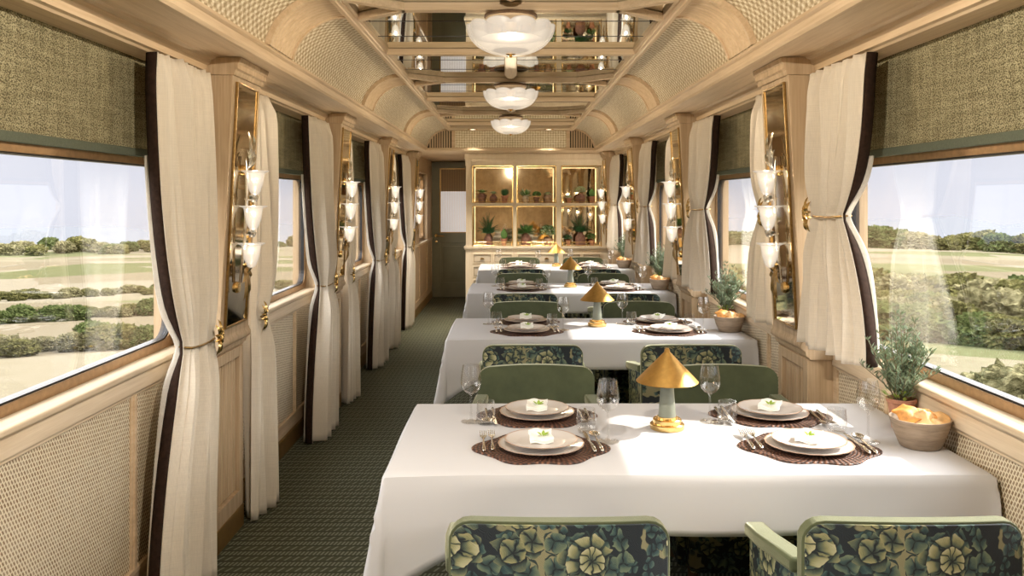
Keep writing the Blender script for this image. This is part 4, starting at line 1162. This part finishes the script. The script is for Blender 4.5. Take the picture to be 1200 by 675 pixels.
SP = [  # px, shelf(1 top), pot kind, H, R, mat, foliage, R, H, mat, mat2, label
 (564.5, 1, 'urn', .125, .048, 'brown_clay', 'rosette', .085, .09, 'leaf_variegated', 'leaf_green', 'variegated rosette plant in brown two-handled urn on the upper left shelf'),
 (578, 1, 'round', .11, .050, 'brown_clay', 'rosette', .062, .10, 'leaf_pale', None, 'pale succulent in round brown pot on the upper left shelf'),
 (591.3, 1, 'flared', .095, .048, 'terracotta', 'grass', .06, .11, 'leaf_dark', None, 'dark green grassy plant in flared terracotta pot on the upper left shelf'),
 (615.8, 1, 'round', .10, .045, 'cream_clay', 'leafy', .09, .10, 'leaf_pale', 'leaf_green', 'spreading leafy plant in round cream pot on the upper middle shelf'),
 (629, 1, 'flared', .075, .036, 'brown_clay', 'bush', .055, .08, 'leaf_green', None, 'small bushy plant in dark tapered pot on the upper middle shelf'),
 (642, 1, 'urn', .105, .046, 'tan_clay', 'rosette', .062, .07, 'leaf_pale', 'leaf_variegated', 'flat pale succulent in tan urn on the upper middle shelf'),
 (667, 1, 'flared', .065, .036, 'terracotta', 'rosette', .055, .06, 'leaf_pale', None, 'blue-grey succulent in small terracotta pot on the upper right shelf'),
 (680.3, 1, 'round', .125, .066, 'brown_clay', 'bush', .065, .10, 'leaf_pale', 'leaf_variegated', 'pale bushy plant in large dark globe pot on the upper right shelf'),
 (693.7, 1, 'flared', .085, .044, 'terracotta', 'cactus', .052, .11, 'leaf_green', None, 'round green cactus in terracotta pot on the upper right shelf'),
 (572, 0, 'jug', .155, .052, 'brown_clay', 'fern', .175, .27, 'leaf_dark', None, 'large dark fern in brown jug on the lower left shelf'),
 (590.5, 0, 'flared', .09, .042, 'terracotta', 'cactus', .055, .13, 'leaf_green', None, 'tall green cactus in terracotta pot on the lower left shelf'),
 (616.7, 0, 'jug', .165, .064, 'brown_clay', 'leafy', .125, .12, 'leaf_green', None, 'leafy green plant in stout brown jar on the lower middle shelf'),
 (642.5, 0, 'urn', .10, .052, 'tan_clay', 'bush', .098, .17, 'leaf_pale', 'leaf_green', 'white-green variegated bush in tan urn on the lower middle shelf'),
 (666, 0, 'flared', .07, .036, 'terracotta', 'bush', .048, .07, 'leaf_dark', None, 'small dark bush in terracotta pot left of the right-hand fern'),
 (680, 0, 'jug', .175, .066, 'brown_clay', 'fern', .17, .26, 'leaf_dark', None, 'large dark fern in brown jar on the lower right shelf'),
 (693.5, 0, 'flared', .07, .040, 'terracotta', 'bush', .058, .09, 'leaf_green', None, 'small green bush in terracotta pot right of the right-hand fern')]
for i, (px, top, pk, H, R, pm_, fk, fR, fH, fm, fm2, lab) in enumerate(SP):
    y = YC+.20; x = (px-598.5)*y/1000; z = 1.4325 if top else .8855
    e = empty('potted_fern' if fk == 'fern' else ('potted_cactus' if fk == 'cactus' else 'potted_plant'), (x, y, z), lab, 'potted plant', 'potted plants on the cabinet shelves')
    pot(pk, H, R, pm_, e); foliage(fk, e, H*.92, fR, fH, fm, i+50, fm2)

# ------------------------------------------------------------------ landscape
def tz(d, side=0):
    tab = [(0, -3.2), (12, -3.3), (20, -3.9), (48, -6.1), (100, -10.6), (200, -17.6), (400, -28.6), (800, -46), (1200, -60), (1500, -95), (2500, -130), (6000, -165)]
    for (a, za), (b, zb) in zip(tab, tab[1:]):
        if d <= b: return za + (zb-za)*(d-a)/(b-a)
    return -165
def terr(d, a):
    z = tz(d); s = cos(a)
    z += (d/1000)*10*noise.noise(Vector((d*cos(a)/260, d*sin(a)/260, 1.7))) + (d/1000)*4*noise.noise(Vector((d*cos(a)/60, d*sin(a)/60, 4.7)))
    if s > 0 and d > 150: z += min(1, (d-150)/400)*.012*d*.6
    return z
t = NT('fields'); o = t.tc.outputs['Object']; x, y, z = t.xyz()
n1 = t.node('ShaderNodeTexNoise', {'Vector': o, 'Scale': .02, 'Detail': 3.0}).outputs['Color']
sh = t.node('ShaderNodeVectorMath', {0: n1, 3: 30.0}, operation='SCALE').outputs[0]
pv = t.node('ShaderNodeVectorMath', {0: o, 1: sh}, operation='ADD').outputs[0]
vo = t.node('ShaderNodeTexVoronoi', {'Vector': pv, 'Scale': .017, 'Randomness': 1.0}, voronoi_dimensions='2D')
cr = t.node('ShaderNodeSeparateColor', {0: vo.outputs['Color']}).outputs
c = t.ramp(cr[0], [(0, (.42, .35, .25)), (.3, (.56, .49, .38)), (.5, (.22, .25, .11)), (.62, (.50, .44, .32)), (.8, (.27, .30, .14))])
c.node.color_ramp.interpolation = 'CONSTANT'
gn = t.noise(o, .9, 4, .7); c = t.mix(t.M('MULTIPLY', gn, .5), c, (.40, .35, .22))
gn2 = t.noise(o, 6, 3, .8); c = t.mix(t.M('MULTIPLY', t.M('GREATER_THAN', gn2, .56), .35), c, (.20, .21, .10))
rr_ = t.M('SQRT', t.M('ADD', t.M('MULTIPLY', x, x), t.M('MULTIPLY', y, y)))
c = t.mix(t.M('MULTIPLY', t.M('LESS_THAN', rr_, 47), .85), c, t.mix(gn, (.40, .35, .22), (.62, .55, .42)))
sea = t.M('GREATER_THAN', rr_, 1450); c = t.mix(sea, c, (.40, .43, .49))
c = t.mix(.76, c, (0, 0, 0)); t.bsdf(c, .95, Specular_IOR_Level=0.0); MT['fields'] = t.m
ds = [4, 8, 12, 16, 20, 26, 34, 42, 50, 60, 72, 86, 100, 120, 150, 180, 220, 270, 330, 400, 500, 620, 760, 900, 1050, 1200, 1280, 1380, 1500, 2000, 3000, 4500, 6000]
m = MB(); NA = 144; V = []
for d_ in ds: V.append([m.bm.verts.new((d_*cos(2*pi*k/NA), d_*sin(2*pi*k/NA), terr(d_, 2*pi*k/NA))) for k in range(NA)])
for A, B in zip(V, V[1:]):
    for k in range(NA): m.face([A[k], A[(k+1)%NA], B[(k+1)%NA], B[k]])
m.face(V[0][::-1])
struct(m, 'ground', 'fields', smooth=True)
def bushmat(name, c1, c2):
    t = NT(name); o = t.tc.outputs['Object']; n = t.noise(o, 3.2, 5, .75)
    v = t.node('ShaderNodeTexVoronoi', {'Vector': o, 'Scale': 9.0}).outputs['Distance']
    f = t.M('ADD', n, t.M('MULTIPLY', t.M('SUBTRACT', .5, v), .35))
    t.bsdf(t.ramp(f, [(.35, c1), (.7, c2)]), .9, 0, t.bump(f, 1.0, .25), Specular_IOR_Level=0.0); MT[name] = t.m
bushmat('hedge_olive', (.022, .023, .006), (.12, .112, .045)); bushmat('hedge_green', (.014, .022, .006), (.078, .092, .034)); bushmat('hedge_grey', (.04, .037, .016), (.17, .155, .085))
def bushmesh(seed, mat, lob):
    r = random.Random(seed); m = MB()
    for k in range(lob):
        a = r.uniform(0, 6.28); R = r.uniform(.35, .6); c = Vector((cos(a)*.55*r.random()**.5, sin(a)*.45*r.random(), .28+.35*r.random()))
        if k == 0: c = Vector((0, 0, .42)); R = .6
        res = bmesh.ops.create_icosphere(m.bm, subdivisions=5, radius=R, matrix=Matrix.Translation(c))
        for v in res['verts']:
            d = (v.co-c).normalized(); n1 = noise.noise(v.co*3.1+Vector((seed, 0, 0))); n2 = noise.noise(v.co*9+Vector((0, seed, 0))); n3 = noise.noise(v.co*15) + .7*noise.noise(v.co*34)
            v.co += d*R*(.28*n1+.22*n2+.20*n3); v.co.z = max(v.co.z, -.1)
    return m.build('hedge_shrub', mat, smooth=True, fixn=False)
bushes = [bushmesh(i, mm, 4) for i, mm in enumerate(('hedge_olive', 'hedge_green', 'hedge_grey', 'hedge_olive', 'hedge_green'))]
bu = [0]*5; R = random.Random(3)
def shrub(sgn, th, d, size, grp, lab, v=None, cat='shrub', name='hedge_shrub'):
    v = R.randrange(5) if v is None else v
    o = bushes[v]
    if bu[v]: o = o.copy(); COL.objects.link(o)
    bu[v] = 1
    o.name = name
    a = radians(90 - sgn*th); x, y = d*cos(a), d*sin(a)
    o.location = (x, y, terr(d, a % (2*pi))); o.scale = (size*R.uniform(1.1, 1.6), size*R.uniform(1.1, 1.6), size*R.uniform(.85, 1.15)); o.rotation_euler.z = R.uniform(0, 6)
    tag(o, lab, cat, grp)
def rowof(sgn, th0, th1, d, size, n, grp, lab, jd=.04, **kw):
    for k in range(n): shrub(sgn, th0+(th1-th0)*(k+R.uniform(-.3, .3))/n, d*(1+R.uniform(-jd, jd)), size*R.uniform(.7, 1.25), grp, lab, **kw)
rowof(-1, 10, 36, 50, 1.0, 21, 'nearest left hedge', 'olive shrub in the nearest hedge outside the left windows')
rowof(-1, 10, 36, 92, 1.25, 30, 'second left hedge', 'green shrub in the second hedge row outside the left windows')
rowof(-1, 10, 36, 190, 1.7, 44, 'third left hedge', 'small distant shrub in the third hedge outside the left windows')
rowof(-1, 8, 36, 1120, 11, 44, 'far left treeline', 'hazy tree on the far skyline outside the left windows', .05, cat='tree', name='skyline_tree')
for d_, n_, sz in ((58, 16, 2.1), (70, 15, 2.6), (86, 15, 3.0), (105, 15, 3.5), (135, 14, 4.0)):
    rowof(1, 10, 37, d_, sz, n_, 'right wood', 'olive shrub in the broad thicket outside the right windows', .06)
rowof(1, 8, 37, 850, 13, 32, 'far right treeline', 'hazy tree on the far skyline outside the right windows', .12, cat='tree', name='skyline_tree')
shrub(1, 31.3, 24, 1.5, None, 'big pale shrub close outside the nearest right window, behind the rosemary', 2)

# ------------------------------------------------------------------ light, world, camera
w = bpy.data.worlds.new('sky'); SC.world = w; w.use_nodes = True; nt = w.node_tree; nt.nodes.clear()
tc = nt.nodes.new('ShaderNodeTexCoord'); sp = nt.nodes.new('ShaderNodeSeparateXYZ'); nt.links.new(tc.outputs['Generated'], sp.inputs[0])
rp = nt.nodes.new('ShaderNodeValToRGB'); nt.links.new(sp.outputs[2], rp.inputs[0])
e_ = rp.color_ramp.elements; e_[0].position = 0; e_[0].color = (.23, .235, .26, 1); e_[1].position = .07; e_[1].color = (.225, .23, .255, 1)
for p_, c_ in ((.10, (.8, .79, .77)), (.2, (1.9, 1.85, 1.78)), (1, (1.9, 1.9, 1.9))):
    q = e_.new(p_); q.color = (*c_, 1)
cn = nt.nodes.new('ShaderNodeTexNoise'); cn.inputs['Scale'].default_value = 3; cn.inputs['Detail'].default_value = 5
mp = nt.nodes.new('ShaderNodeMapping'); mp.inputs['Scale'].default_value = (1, 1, 7); nt.links.new(tc.outputs['Generated'], mp.inputs[0]); nt.links.new(mp.outputs[0], cn.inputs['Vector'])
mr = nt.nodes.new('ShaderNodeMapRange'); nt.links.new(cn.outputs[0], mr.inputs[0]); mr.inputs[3].default_value = .93; mr.inputs[4].default_value = 1.1
vm = nt.nodes.new('ShaderNodeVectorMath'); vm.operation = 'SCALE'; nt.links.new(rp.outputs[0], vm.inputs[0]); nt.links.new(mr.outputs[0], vm.inputs[3])
bg = nt.nodes.new('ShaderNodeBackground'); nt.links.new(vm.outputs[0], bg.inputs[0]); bg.inputs[1].default_value = 3.6
wo = nt.nodes.new('ShaderNodeOutputWorld'); nt.links.new(bg.outputs[0], wo.inputs[0])
sl = bpy.data.lights.new('sun', 'SUN'); sl.energy = 9.5; sl.angle = radians(1.2); sl.color = (1, .93, .82)
so = bpy.data.objects.new('sun', sl); COL.objects.link(so)
so.rotation_euler = Vector((-1, -.22, -.80)).to_track_quat('-Z', 'Y').to_euler()
# bulbs: one warm lamp above each bowl, lighting the ceiling, and one under each cone shade
for k in range(4):
    l = bpy.data.lights.new('table_bulb', 'POINT'); l.energy = .35; l.color = (1, .72, .42); l.shadow_soft_size = .015
    o = bpy.data.objects.new('table_bulb', l); COL.objects.link(o); o.location = (.505+.03, 2.755+P*k, ZT+.165)
for L in LY:
    l = bpy.data.lights.new('bowl_bulb', 'POINT'); l.energy = 92; l.color = (1, .88, .72); l.shadow_soft_size = .010
    o = bpy.data.objects.new('bowl_bulb', l); COL.objects.link(o); o.location = (0, L, 2.143)
for s in (-1, 1):
    l = bpy.data.lights.new('downlight_bulb', 'AREA'); l.shape = 'DISK'; l.size = .08; l.energy = 14; l.color = (1, .87, .70); l.spread = radians(96)
    o = bpy.data.objects.new('downlight_bulb', l); COL.objects.link(o); o.location = (s*.44, YG-.24, 2.280)
cam = bpy.data.cameras.new('camera'); co = bpy.data.objects.new('camera', cam); COL.objects.link(co)
co.location = (0, 0, 1.475); co.rotation_euler = (radians(90), 0, 0)
cam.sensor_width = 36; cam.lens = 30; cam.shift_x = .00125; cam.shift_y = -.08625; cam.clip_start = .02; cam.clip_end = 9000
SC.camera = co
vs = SC.view_settings; SC.display_settings.display_device = 'sRGB'; vs.view_transform = 'Standard'; vs.look = 'None'; vs.gamma = 1; vs.exposure = .16; vs.use_curve_mapping = False
cy = SC.cycles; cy.use_denoising = True; cy.max_bounces = 12; cy.diffuse_bounces = 7; cy.glossy_bounces = 6; cy.transparent_max_bounces = 32; cy.transmission_bounces = 8
cy.sample_clamp_indirect = 5; cy.caustics_reflective = False; cy.caustics_refractive = False
